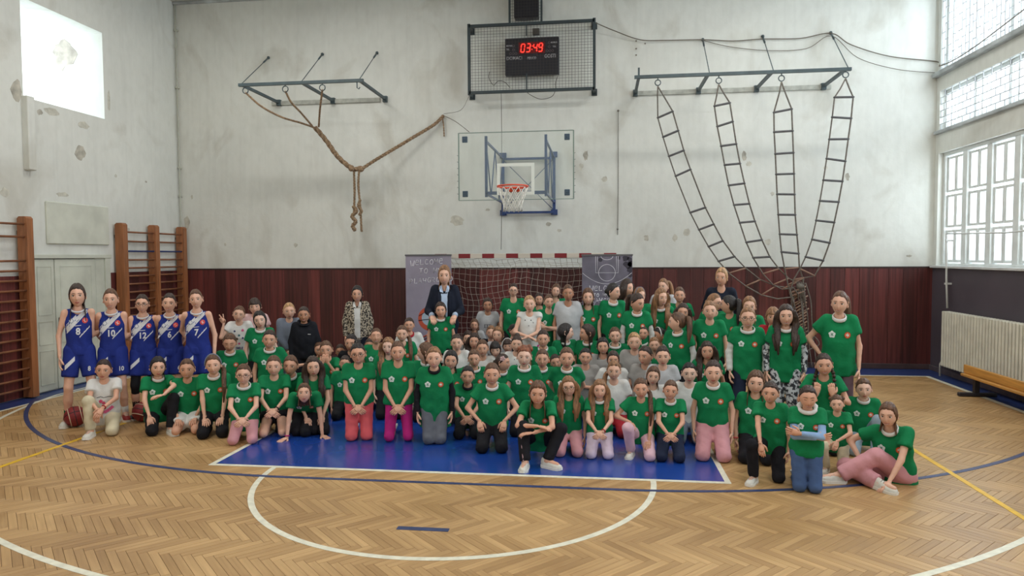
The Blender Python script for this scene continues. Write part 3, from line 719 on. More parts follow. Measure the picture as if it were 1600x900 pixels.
# lower courses of the ladders, tied in a bundle at the wall (pixel of the photograph)
LOW = [([(1139, 427), (1165, 447), (1190, 461), (1215, 467), (1238, 464), (1243, 485)], [(1165, 419), (1188, 437), (1212, 447), (1235, 450), (1246, 447), (1248, 470)]),
       ([(1192, 428), (1208, 445), (1222, 452), (1240, 450), (1247, 460)], [(1217, 420), (1232, 435), (1244, 441), (1252, 441), (1253, 465)]),
       ([(1226, 420), (1231, 445), (1238, 462), (1236, 480)], [(1249, 418), (1254, 435), (1256, 455), (1258, 480)]),
       ([(1250, 420), (1240, 437), (1234, 458), (1240, 475)], [(1273, 431), (1256, 434), (1253, 450), (1256, 470)])]
M_RUNGL = mat('ladder_rung', (84, 84, 86), .6, .1, 20)
ln = ['first rope ladder from the left, curving furthest to the right', 'second rope ladder from the left, slightly curved', 'third rope ladder from the left, hanging nearly straight', 'rightmost rope ladder, leaning down to the left']
def ydep(v): return -.38+(.50+.38)*min(1, max(0, (v-118)/330.))
for k, (rg, lf, rt) in enumerate(LAD):
    R0 = px2(zz(*rg), 1, -.38); ring((R0[0], -.38, R0[2]+.10), .045, br2)
    root = empty('rope_ladder', (R0[0], -.38, R0[2])); tag(root, ln[k], 'rope ladder', 'rope ladders on the right bracket')
    A = [px2(zz(*q), 1, ydep(zz(*q)[1])) for q in lf]; B = [px2(zz(*q), 1, ydep(zz(*q)[1])) for q in rt]
    la = [px2(q, 1, ydep(q[1])) for q in LOW[k][0]]; lb = [px2(q, 1, ydep(q[1])+.03) for q in LOW[k][1]]
    for side in (A+la, B+lb):
        o = MB().tube([R0-np.array([0, 0, .04])]+[np.array(q) for q in side], .0125, 6).build('side_rope', M_CORD); reparent(o, root)
    st = 1
    for a, b in zip(A[st:], B[st:]):
        d = (b-a)*.05; mb = MB().tube([a-d, a+d, b-d, b+d], [.015, .018, .018, .015], 8)
        for q in (a, b): mb.torus(q, .016, .008, 2, 8, 4)
        reparent(mb.build('rung', M_RUNGL), root)
    for a, b in list(zip(la, lb))[:3]:
        reparent(MB().tube([a, b], .014, 6).build('rung', mat('rung_pale', (150, 118, 100), .7)), root)
# bundle at the wall
mb = MB(); r = np.random.RandomState(3)
for i in range(22):
    v = 452+i*5.0; du = (i*3.2 if i < 12 else 38)*.15
    mb.tube([P3(1237+r.uniform(-2, 2), v+9, .52+r.uniform(0, .1)), P3(1260+r.uniform(-2, 4), v-5, .55+r.uniform(0, .1))], .013, 6, mi=1)
for (us) in ((1236, 1240, 1237, 1241, 1238), (1245, 1248, 1250, 1249, 1252), (1252, 1254, 1256, 1257, 1262), (1256, 1259, 1262, 1264, 1268), (1231, 1238, 1243, 1246, 1247), (1259, 1266, 1268, 1271, 1276), (1248, 1252, 1254, 1260, 1258)):
    mb.tube(smooth_path([P3(u+r.uniform(-1, 1), v, .48+r.uniform(0, .14)) for u, v in zip(us, (442, 470, 500, 535, 575))], 4), .010, 5)
mb.tube(smooth_path([P3(1259, 535, .5), P3(1270, 525, .45), P3(1280, 538, .45), P3(1262, 548, .45), P3(1252, 560, .5)], 4), .011, 5)
mb.ball(P3(1250, 447, .5), (.07, .05, .05), 8, 6)
tag(mb.build('ladder_bundle', [M_CORD, mat('bundle_rung', (156, 128, 106), .7)]), 'tied bundle of the ladders lower rungs and ropes against red boards', 'rope bundle')
# wall cable from the cage over the stays to the right window
cab = MB().tube(smooth_path([P3(929, 35, .5), P3(960, 48, .6), P3(1000, 62, .68), P3(1040, 63, .7), P3(1098, 62, .71), P3(1145, 64, .71), P3(1191, 61, .71), P3(1250, 60, .71), P3(1299, 52, .70), P3(1330, 70, .70), P3(1390, 88, .70), P3(1463, 96, .72), (6.93, .5, 5.13), (6.93, -.4, 5.12), (6.93, -2.1, 5.3)], 6), .009, 5)
cab.tube(smooth_path([P3(1098, 63, .71), P3(1140, 73, .71), P3(1200, 79, .71), P3(1260, 76, .71), P3(1299, 56, .71), P3(1340, 90, .71), P3(1400, 108, .71), P3(1463, 114, .72)], 6), .006, 5)
for (u, v) in ((994, 64), (994, 76), (994, 86), (1008, 68)): cab.ball(P3(u, v, .72), .015, 6, 4)
tag(cab.build('wall_cable', mat('cable_brown', (112, 104, 92), .7)), 'thin sagging cable strung along the end wall to the right window', 'cable')
cab = MB().tube([P3(966, 172, .72), P3(966, 230, .73), P3(966, 300, .73), P3(965, 367, .73)], .006, 5).ball(P3(966, 173, .72), .02, 8, 5).ball(P3(965, 358, .72), .018, 8, 5)
tag(cab.build('hanging_cord', M_CORD), 'single thin cord hanging on the wall right of the backboard', 'cord')

# ================================================================ handball goal
root = empty('handball_goal', (0, .1, 0)); tag(root, 'handball goal with red and white crossbar and sagging net', 'goal')
M_GR = mat('goal_red', (132, 34, 42), .4); M_GW = mat('goal_white', (214, 204, 190), .4)
n = 15; seg = 3.16/n
for i in range(n):
    reparent(MB().bbox((-1.58+i*seg, -.08, 1.965), (-1.58+(i+1)*seg, .0, 2.045), .004).build('crossbar_band', M_GR if i % 2 == 0 else M_GW), root)
for x in (-1.58, 1.50):
    for i in range(10):
        reparent(MB().bbox((x, -.08, .003+i*.196), (x+.08, 0, .003+(i+1)*.196), .004).build('post_band', M_GW if i % 2 else M_GR), root)
fr = MB()
for x in (-1.54, 1.54): fr.tube([(x, 0, 2.0), (x, .35, 1.98), (x, .5, 1.6), (x, .62, .02), (x, 0, .02)], .014, 6)
fr.tube([(-1.54, .62, .02), (1.54, .62, .02)], .014, 6)
reparent(fr.build('net_frame', M_GW), root)
M_NET = mat('goal_net', (188, 178, 164), .9)
net = MB(); rr = np.random.RandomState(5); nx, nz = 31, 20
G = np.zeros((nx, nz, 3)); ph = rr.rand(6)*6
for i in range(nx):
    for j in range(nz):
        t = j/(nz-1); x = -1.54+3.08*i/(nx-1)
        if t < .12: y = .0+.35*t/.12*.9; z = 1.97-.10*math.sin(t/.12*PI/2)-.03*abs(math.sin(x*4))
        else: y = .315+.28*((t-.12)/.88)**.7; z = 1.87-1.85*(t-.12)/.88
        sag = math.exp(-((t-.35)/.3)**2)
        G[i, j] = (x+.03*math.sin(7*z+ph[0]+x)*sag+0.007*rr.randn(), y+.05*math.sin(3*x+ph[1])*sag, z+.045*math.sin(4.3*x+ph[2]+3*t)*sag+0.007*rr.randn())
G[:, :, 1] = np.minimum(G[:, :, 1], .66)
for i in range(nx): net.tube(G[i], 0.0031, 4, cap=False)
for j in range(nz): net.tube(G[:, j], 0.0031, 4, cap=False)
for sx in (-1.54, 1.54):
    for j in range(1, 18):
        z = .02+j*.108; yy = .6-.25*max(0, (z-1.5)); net.tube([(sx, 0, z), (sx+.01*math.sin(j), yy*.5, z-.02), (sx, yy, z)], 0.0031, 4, cap=False)
    for j in range(1, 6): net.tube([(sx, j*.1, .02), (sx, j*.095, 1.9)], 0.0031, 4, cap=False)
o = net.build('net', M_NET); o['kind'] = 'stuff'; reparent(o, root)

# ================================================================ roll-up banners
M_BAN = mat('banner_mauve_grey', (150, 144, 160), .5, .06, 3); M_BAN2 = mat('banner_slate', (112, 108, 122), .5, .12, 4); M_CHALK = mat('chalk_white', (222, 220, 226), .6)
M_DOTS = mat('banner_dark', (62, 58, 70), .6); M_ALU = mat('banner_rail', (120, 120, 124), .35, metal=.6); M_BALL = mat('print_orange', (196, 86, 58), .6); M_PALE = mat('print_paleblue', (170, 190, 204), .6)
GL = {'W': [[(0,1),(.15,.0),(.5,.05),(.5,.6),(.55,.05),(.85,0),(1,1)]], 'E': [[(.1,.55),(.9,.6),(.8,.95),(.3,.95),(.05,.5),(.2,.05),(.9,.1)]], 'L': [[(.15,1),(.1,.05),(.9,.1)]], 'C': [[(.9,.85),(.4,.95),(.1,.5),(.3,.05),(.9,.15)]],
      'O': [[(.5,.95),(.1,.6),(.2,.1),(.7,.05),(.95,.5),(.75,.9),(.5,.95)]], 'M': [[(.05,0),(.1,1),(.45,.4),(.5,.4),(.9,1),(.95,0)]], 'T': [[(0,.95),(1,1)],[(.5,1),(.45,0)]], 'Y': [[(.05,1),(.15,.5),(.8,.55)],[(.9,1),(.8,.5),(.6,0)]],
      'P': [[(.15,0),(.1,1),(.7,.95),(.85,.65),(.15,.5)]], 'A': [[(0,0),(.45,1),(.95,0)],[(.2,.4),(.8,.4)]], 'G': [[(.9,.85),(.4,.95),(.1,.5),(.3,.05),(.85,.1),(.9,.45),(.5,.45)]], 'R': [[(.1,0),(.1,1),(.8,.85),(.75,.6),(.15,.5),(.9,0)]],
      'U': [[(.1,1),(.1,.3),(.4,.0),(.8,.1),(.9,1)]], 'N': [[(.05,0),(.1,1),(.85,0),(.9,1)]], 'D': [[(.1,0),(.1,1),(.7,.85),(.9,.45),(.6,.05),(.1,0)]]}
def chalk(mb, text, cx, z, h, y, t=.012, slant=.06, mi=0):
    w_ = h*.72; gap = h*.18; tot = len(text)*(w_+gap)-gap; x = cx-tot/2
    for k, ch in enumerate(text):
        dz = slant*k*h*.25+random.uniform(-.06, .06)*h
        if ch in GL:
            for st in GL[ch]:
                P = [(x+p[0]*w_, y, z+dz+p[1]*h) for p in st]; mb.tube(P, t/2, 4, mi=mi, flat=.25, up=(0, 1, 0))
        x += w_+gap
def banner(x0, x1, y, label):
    root = empty('rollup_banner', ((x0+x1)/2, y, 0)); tag(root, label, 'banner'); return root
b1 = banner(-2.10, -1.26, -.16, 'pale mauve roll-up banner with chalk lettering and basketball, left of the goal')
Yb = -.16
reparent(MB().box((-2.09, Yb, .10), (-1.27, Yb+.004, 2.02)).build('banner_sheet', M_BAN), b1)
reparent(MB().bbox((-2.10, Yb-.01, 2.01), (-1.26, Yb+.015, 2.04), .004).build('top_rail', M_ALU), b1)
reparent(MB().bbox((-2.11, Yb-.07, .003), (-1.25, Yb+.07, .10), .02).tube([(-1.68, Yb+.03, .1), (-1.68, Yb+.03, 2.0)], .01, 6).build('base_cassette', M_ALU), b1)
mb = MB(); chalk(mb, 'WELCOME', -1.71, 1.84, .095, Yb-.003, slant=.25); chalk(mb, 'TO MY', -1.64, 1.70, .095, Yb-.003); chalk(mb, 'PLAYGROUND', -1.63, 1.52, .088, Yb-.003, slant=.25)
reparent(mb.build('chalk_lettering', M_CHALK), b1)
def disc(mb, cx, cz, r, y, mi=0, a0=0, a1=360, n=28):
    v = [(cx, y, cz)]+[(cx+r*math.cos(math.radians(a0+(a1-a0)*i/n)), y, cz+r*math.sin(math.radians(a0+(a1-a0)*i/n))) for i in range(n+1)]
    return mb.add(v, [(0, i+1, i+2) for i in range(n)], mi)
mb = MB(); bc = px2((672, 498), 1, Yb); disc(mb, bc[0], bc[2], .215, Yb-.002, 0); disc(mb, bc[0]-.02, bc[2]+.01, .13, Yb-.003, 1, 100, 260)
for a in ((-.2, .05, .0, .2), (-.05, -.2, .05, .2), (-.21, -.03, .2, .02)): mb.tube([(bc[0]+a[0], Yb-.004, bc[2]+a[1]), (bc[0]+(a[0]+a[2])/2+.03, Yb-.004, bc[2]+(a[1]+a[3])/2), (bc[0]+a[2], Yb-.004, bc[2]+a[3])], .006, 4, mi=2)
for k in range(5): mb.tube([(bc[0]-.2+.05*k, Yb-.004, bc[2]-.36-.03*k), (bc[0], Yb-.004, bc[2]-.26-.05*k), (bc[0]+.2, Yb-.004, bc[2]-.34-.03*k)], .012, 4, mi=3 if k % 2 else 0)
reparent(mb.build('printed_basketball', [M_BALL, M_PALE, M_DOTS, mat('print_maroon', (110, 60, 80), .6)]), b1)
b2 = banner(.99, 1.83, -.16, 'slate roll-up banner with chalk court drawing, right of the goal')
reparent(MB().box((1.0, Yb, .10), (1.845, Yb+.004, 2.00)).build('banner_sheet', M_BAN2), b2)
reparent(MB().bbox((.99, Yb-.01, 1.995), (1.855, Yb+.015, 2.025), .004).build('top_rail', M_ALU), b2)
reparent(MB().bbox((.98, Yb-.07, .003), (1.87, Yb+.07, .10), .02).tube([(1.42, Yb+.03, .1), (1.42, Yb+.03, 2.0)], .01, 6).build('base_cassette', M_ALU), b2)
mb = MB(); y = Yb-.003
def line(pts, t=.004): mb.tube([(a, y, b) for a, b in pts], t, 4, flat=.25, up=(0, 1, 0))
bx = 1.42
line([(bx-.19, 1.99), (bx-.19, 1.71), (bx+.19, 1.71), (bx+.19, 1.99)]); line([(bx-.16, 1.99), (bx-.16, 1.73)], .003); line([(bx+.16, 1.99), (bx+.16, 1.73)], .003)
line([(bx+.14*math.cos(t), 1.71+.14*math.sin(t)) for t in np.linspace(0, 2*PI, 32)]); line([(bx+.10*math.cos(t), 1.99-.06*math.sin(t)) for t in np.linspace(0, PI, 16)])
line([(bx+x, 1.52+.55*(x*x)/.5) for x in np.linspace(-.41, .41, 24)]); line([(bx-.12+.10*math.cos(t), 1.14+.10*math.sin(t)) for t in np.linspace(0, 2*PI, 24)])
chalk(mb, 'WELCOME', bx-.03, 1.40, .085, y); chalk(mb, 'TO MY', bx-.1, 1.30, .06, y); chalk(mb, 'PLAYGROUND', bx-.0, 1.20, .075, y)
reparent(mb.build('chalk_drawing', M_CHALK), b2)
mb = MB()
for (cx, cz, r, s_) in ((1.80, 1.94, .05, 1), (1.73, 1.95, .06, 2), (1.82, 1.86, .06, 3), (1.76, 1.85, .07, 4), (1.81, 1.76, .06, 5), (1.81, 1.67, .04, 6), (1.62, 1.96, .035, 7)):
    P = blob(cx, cz, r, r, s_, 12); P = [(min(a, 1.842), min(b, 1.99)) for a, b in P]; mb.prism(P, 1, y, y+.001)
disc(mb, 1.31, 1.93, .035, y)
o = mb.build('printed_splashes', M_DOTS); o['kind'] = 'stuff'; reparent(o, b2)

# ================================================================ PEOPLE
def V3(*a): return np.array(a, float)
def rotx(a): c, s = math.cos(a), math.sin(a); return np.array([[1,0,0],[0,c,-s],[0,s,c]])
def roty(a): c, s = math.cos(a), math.sin(a); return np.array([[c,0,s],[0,1,0],[-s,0,c]])
def rotz(a): c, s = math.cos(a), math.sin(a); return np.array([[c,-s,0],[s,c,0],[0,0,1]])
def sdf_cone(P, a, b, ra, rb):
    ab = b-a; t = np.clip(((P-a)@ab)/(ab@ab+1e-9), 0, 1)
    return np.sqrt((((P-a)-t[:, None]*ab)**2).sum(1))-(ra+(rb-ra)*t)
def smin(a, b, k):
    h = np.clip(.5+.5*(b-a)/k, 0, 1); return b*(1-h)+a*h-k*h*(1-h)
def surface_net(fn, lo, hi, h):
    """surface of the field fn<0 as one closed quad mesh"""
    lo = np.array(lo)-2*h; n = np.ceil((np.array(hi)+2*h-lo)/h).astype(int)+1
    ax = [lo[k]+h*np.arange(n[k]) for k in range(3)]
    X, Y, Z = np.meshgrid(*ax, indexing='ij'); P = np.stack([X.ravel(), Y.ravel(), Z.ravel()], 1)
    D = fn(P).reshape(n); I = D < 0
    c = [D[i:n[0]-1+i, j:n[1]-1+j, k:n[2]-1+k] for i in (0,1) for j in (0,1) for k in (0,1)]
    cs = np.stack(c); ins = (cs < 0).sum(0); act = (ins > 0) & (ins < 8)
    idx = -np.ones(act.shape, int); idx[act] = np.arange(act.sum()); cells = np.argwhere(act)
    cv = cs[:, act]; off = np.array([(i, j, k) for i in (0,1) for j in (0,1) for k in (0,1)], float)
    acc = np.zeros((len(cells), 3)); cnt = np.zeros(len(cells))
    for a in range(8):
        for b in range(a+1, 8):
            if abs(off[a]-off[b]).sum() != 1: continue
            m = (cv[a] < 0) != (cv[b] < 0); t = cv[a]/(cv[a]-cv[b]+1e-12)
            p = off[a]+t[:, None]*(off[b]-off[a]); acc[m] += p[m]; cnt[m] += 1
    V = lo+h*(cells+acc/cnt[:, None]); F = []
    for axn in range(3):
        o1, o2 = (axn+1) % 3, (axn+2) % 3
        sl0 = [slice(None)]*3; sl1 = [slice(None)]*3; sl0[axn] = slice(0, -1); sl1[axn] = slice(1, None)
        A, B = I[tuple(sl0)], I[tuple(sl1)]; e = np.argwhere(A != B); s_ = A[tuple(e.T)]
        e_ok = (e[:, o1] > 0) & (e[:, o2] > 0) & (e[:, o1] < n[o1]-1) & (e[:, o2] < n[o2]-1); e = e[e_ok]; s_ = s_[e_ok]
        q = []
        for d1, d2 in ((-1,-1),(0,-1),(0,0),(-1,0)):
            cc = e.copy(); cc[:, o1] += d1; cc[:, o2] += d2; q.append(idx[tuple(cc.T)])
        q = np.stack(q, 1); q[~s_] = q[~s_][:, ::-1]; F.append(q)
    return V, np.vstack(F)
def ik(a, t, l1, l2, pole):
    a = np.array(a, float); t = np.array(t, float); d = t-a; L = np.linalg.norm(d)
    if L > (l1+l2)*.999: t = a+d/L*(l1+l2)*.999; d = t-a; L = np.linalg.norm(d)
    L = max(L, abs(l1-l2)+.01); x = (l1*l1-l2*l2+L*L)/(2*L); h = math.sqrt(max(0, l1*l1-x*x)); u = d/np.linalg.norm(d)
    p = np.array(pole, float); p = p-(p@u)*u; p /= np.linalg.norm(p)+1e-9
    return a+u*x+p*h, t

# ---- head template (centre of the skull at the origin, face towards -y)
NLAT, NLON = 30, 44
def head_dirs():
    az = []
    for k in range(NLON):
        t = -PI+2*PI*k/NLON; az.append(t-.62*math.sin(t))          # finer at the face (az = 0)
    el = [-PI/2+PI*i/NLAT for i in range(NLAT+1)]
    return np.array(az), np.array(el)
HAZ, HEL = head_dirs()
def head_point(az, el):
    az, el = np.asarray(az, float), np.asarray(el, float)
    dx, dy, dz = np.sin(az)*np.cos(el), -np.cos(az)*np.cos(el), np.sin(el)
    x, y, z = .068*dx, .089*dy, .101*dz
    low = np.clip(-z/.1, 0, 1)
    x = x*(1-.24*low**1.9); y = np.where(y > 0, y*(1-.45*low**1.2), y*(1-.05*low))
    fr = np.clip(-dy, 0, 1)**1.5
    g = lambda cx, cz, sx, sz: np.exp(-((x-cx)/sx)**2-((z-cz)/sz)**2)*fr
    y = y-.016*g(0, -.030, .0085, .013)-.008*g(0, -.008, .008, .020)+.007*(g(.029, .004, .014, .009)+g(-.029, .004, .014, .009))
    y = y-.004*(g(.034, -.028, .018, .016)+g(-.034, -.028, .018, .016))-.006*g(0, -.058, .020, .010)-.008*g(0, -.086, .018, .014)-.004*g(0, .030, .035, .010)
    return np.stack([x, y, z], -1)
def grid_faces(nl, nk, o=0):
    F = []
    for i in range(nl):
        for k in range(nk):
            k2 = (k+1) % nk; F.append((o+i*nk+k, o+i*nk+k2, o+(i+1)*nk+k2, o+(i+1)*nk+k))
    return F
_A, _E = np.meshgrid(HAZ, HEL); HEADV = head_point(_A, _E).reshape(-1, 3); HEADF = grid_faces(NLAT, NLON)
# materials of the body mesh: 0 skin 1 eye white 2 iris 3 lips 4 brow 5 teeth
def face_features(smile, closed=False):
    mb = MB(); mb.add(HEADV, HEADF, 0, True)
    def surf(x, z, out=0.):
        az = math.atan2(x/.068, .96); el = math.asin(max(-1, min(1, z/.101)))
        for _ in range(4):
            p = head_point(az, el); az += (x-p[0])/.075; el += (z-p[2])/.101
        p = head_point(az, el); return V3(p[0], p[1]-out, p[2])
    for s in (-1, 1):
        c = surf(.0295*s, .003); 
        if closed: mb.tube([surf((.0295+d)*s, .001-.12*abs(d), .001) for d in (-.012, -.006, 0, .006, .012)], [.0006, .0018, .002, .0018, .0006], 5, mi=4)
        else:
            mb.ball(c+V3(0, .0035, 0), (.0140, .0075, .0074), 10, 6, 1); mb.ball(c+V3(0, -.0022, 0), (.0066, .0022, .0066), 8, 5, 2)
            mb.tube([surf((.0295+d)*s, .0105-22*d*d, .0015) for d in (-.015, -.008, 0, .008, .016)], [.0008, .0018, .0022, .002, .0008], 5, mi=4)
        mb.tube([surf((.0295+d)*s, .0245-12*(d+.005)**2, .0012) for d in (-.018, -.009, 0, .009, .019)], [.0014, .0024, .0024, .002, .0008], 5, mi=4)
        e = V3(.0665*s, .006, -.006)
        mb.tube([e+V3(s*.006*math.sin(t*2)**2+s*.003, .011*math.sin(t), .026*math.cos(t)) for t in np.linspace(-.2, 3.2, 8)], .0055, 6, flat=.9)
        mb.ball(e+V3(0, .003, 0), (.006, .011, .022), 8, 6)
        mb.ball(surf(.0065*s, -.040, -.0035), (.0052, .006, .0042), 6, 4)
    w_ = .0255 if smile else .0195; up = .0085 if smile else .001
    pts = np.linspace(-1, 1, 7)
    top = [surf(w_*t, -.0565+up*t*t+(.0006 if abs(t) > .1 else -.0006), .0030) for t in pts]; bot = [surf(w_*t*.96, -.0610+(up+.003)*t*t-(.0065 if smile else .001)*(1-t*t), .0030) for t in pts]
    mb.tube(top, [.0008, .0019, .0027, .0026, .0027, .0019, .0008], 6, mi=3); mb.tube(bot, [.0008, .0022, .0034, .0038, .0034, .0022, .0008], 6, mi=3)
    if smile: mb.tube([surf(w_*t*.82, -.0615+(up+.001)*t*t, .0022) for t in pts], [.001, .0026, .0036, .0038, .0036, .0026, .001], 6, mi=5)
    return np.array(mb.v), mb.f, mb.m
FACES = {(s, c): face_features(s, c) for s in (0, 1) for c in (0, 1)}

def hand_mesh(mb, wrist, d, n, side, curl=.35, spread=.0, s=1.):
    """palm, four unequal fingers and a thumb; d = pointing direction, n = palm normal, side = +1/-1 where the thumb is"""
    d = d/np.linalg.norm(d); n = n-(n@d)*d; n /= np.linalg.norm(n)+1e-9; l = np.cross(d, n)*side
    k = s; W = np.array(wrist, float)
    mb.tube([W-d*.012*k, W+d*.012*k, W+d*.035*k, W+d*.062*k, W+d*.072*k], [.016*k, .020*k, .029*k, .031*k, .026*k], 8, flat=.42, up=n)
    for i, (o, L) in enumerate(((.0225, .056), (.0075, .064), (-.0075, .059), (-.0215, .046))):
        if spread > .3: curl, sp_ = (.05, spread) if i < 2 else (2.2, 0)
        else: sp_ = spread
        p = W+d*.066*k+l*o*k; dd = d+l*sp_*((o if spread < .3 else o-.015)/.02); dd /= np.linalg.norm(dd); c = curl*(1+.12*i); P = [p]; a = .3*c
        for seg_ in (.46, .30, .26):
            v = dd*math.cos(a)+n*math.sin(a); P.append(P[-1]+v*L*k*seg_); a += c*.9
        mb.tube(P, [.0082*k, .0080*k, .0072*k, .0058*k], 6)
    p = W+d*.018*k+l*.020*k; v = d*.62+l*.62+n*(.25+curl*.5); v /= np.linalg.norm(v); q = p+v*.032*k; v2 = d*.9+l*.15+n*(.25+curl*.5); v2 /= np.linalg.norm(v2)
    mb.tube([p, q, q+v2*.026*k, q+v2*.042*k], [.011*k, .0095*k, .0085*k, .006*k], 6)

SKINS = {}
def skin_mat(tone):
    base = {0: (228, 180, 156), 1: (216, 164, 138), 2: (188, 136, 108), 3: (234, 192, 172)}[tone]
    return mat('skin_%d' % tone, base, .52, .03, 18)
HAIRC = {'black': (30, 25, 25), 'dark': (50, 36, 30), 'brown': (84, 58, 42), 'light': (122, 88, 60), 'blond': (158, 124, 88), 'auburn': (112, 66, 44), 'grey': (150, 136, 120)}
def hair_mat(c): return mat('hair_'+c, tuple(int(x*.8) for x in HAIRC[c]), .42, rgb2=tuple(int(x*1.45) for x in HAIRC[c]), vscale=26, stretch=(1.6, 1.6, .22), bump=.7, bscale=60)
M_EYE = mat('eye_white', (225, 222, 216), .3); M_IRIS = mat('iris_brown', (46, 30, 22), .3); M_LIP = mat('lips', (178, 92, 84), .45); M_TEETH = mat('teeth', (235, 230, 220), .3)
def brow_mat(c): return mat('brow_'+c, tuple(int(x*.9) for x in HAIRC[c]), .7)
CLOTH = dict(green=(15, 124, 76), white=(216, 216, 214), grey=(160, 158, 156), ltgrey=(186, 188, 192), black=(26, 26, 32), navy=(34, 42, 66), dknavy=(26, 32, 48), pink=(208, 150, 158), magenta=(186, 38, 122), salmon=(222, 98, 104),
    palepink=(222, 184, 196), lavender=(214, 196, 216), cream=(206, 196, 168), jeans=(72, 96, 140), ltjeans=(150, 168, 184), mauve=(112, 88, 98), sweat=(118, 126, 142), hoodie=(24, 26, 34), red=(160, 36, 48), royal=(34, 50, 132), ltblue=(142, 174, 216), dgrey=(104, 108, 118), pinkish=(214, 178, 178), teal=(10, 100, 66), skyshirt=(178, 196, 222))
def cloth(c):
    if c == 'camo': return mat('cloth_camo', (52, 54, 62), .85, rgb2=(196, 200, 206), vscale=32, detail=2.5, sharp=1)
    if c == 'leopard': return mat('cloth_leopard', (52, 46, 42), .85, rgb2=(190, 178, 158), vscale=44, detail=1.5, sharp=1)
    return mat('cloth_'+c, CLOTH[c], .82, .05, 5, bump=.55, bscale=11, spec=.25)
M_BADW = mat('badge_white', (224, 234, 232), .6); M_BADO = mat('badge_orange', (214, 98, 52), .6); M_BADD = mat('badge_brown', (120, 50, 26), .6); M_BADG = mat('badge_green_ink', (60, 120, 96), .6)
M_SHOEW = mat('shoe_white', (214, 212, 204), .5, .05, 20); M_SOLE = mat('shoe_sole', (232, 230, 224), .6); M_SHOEB = mat('shoe_black', (34, 32, 36), .5); M_SHOER = mat('shoe_red', (150, 40, 40), .5); M_LACE = mat('lace_grey', (170, 168, 164), .7)

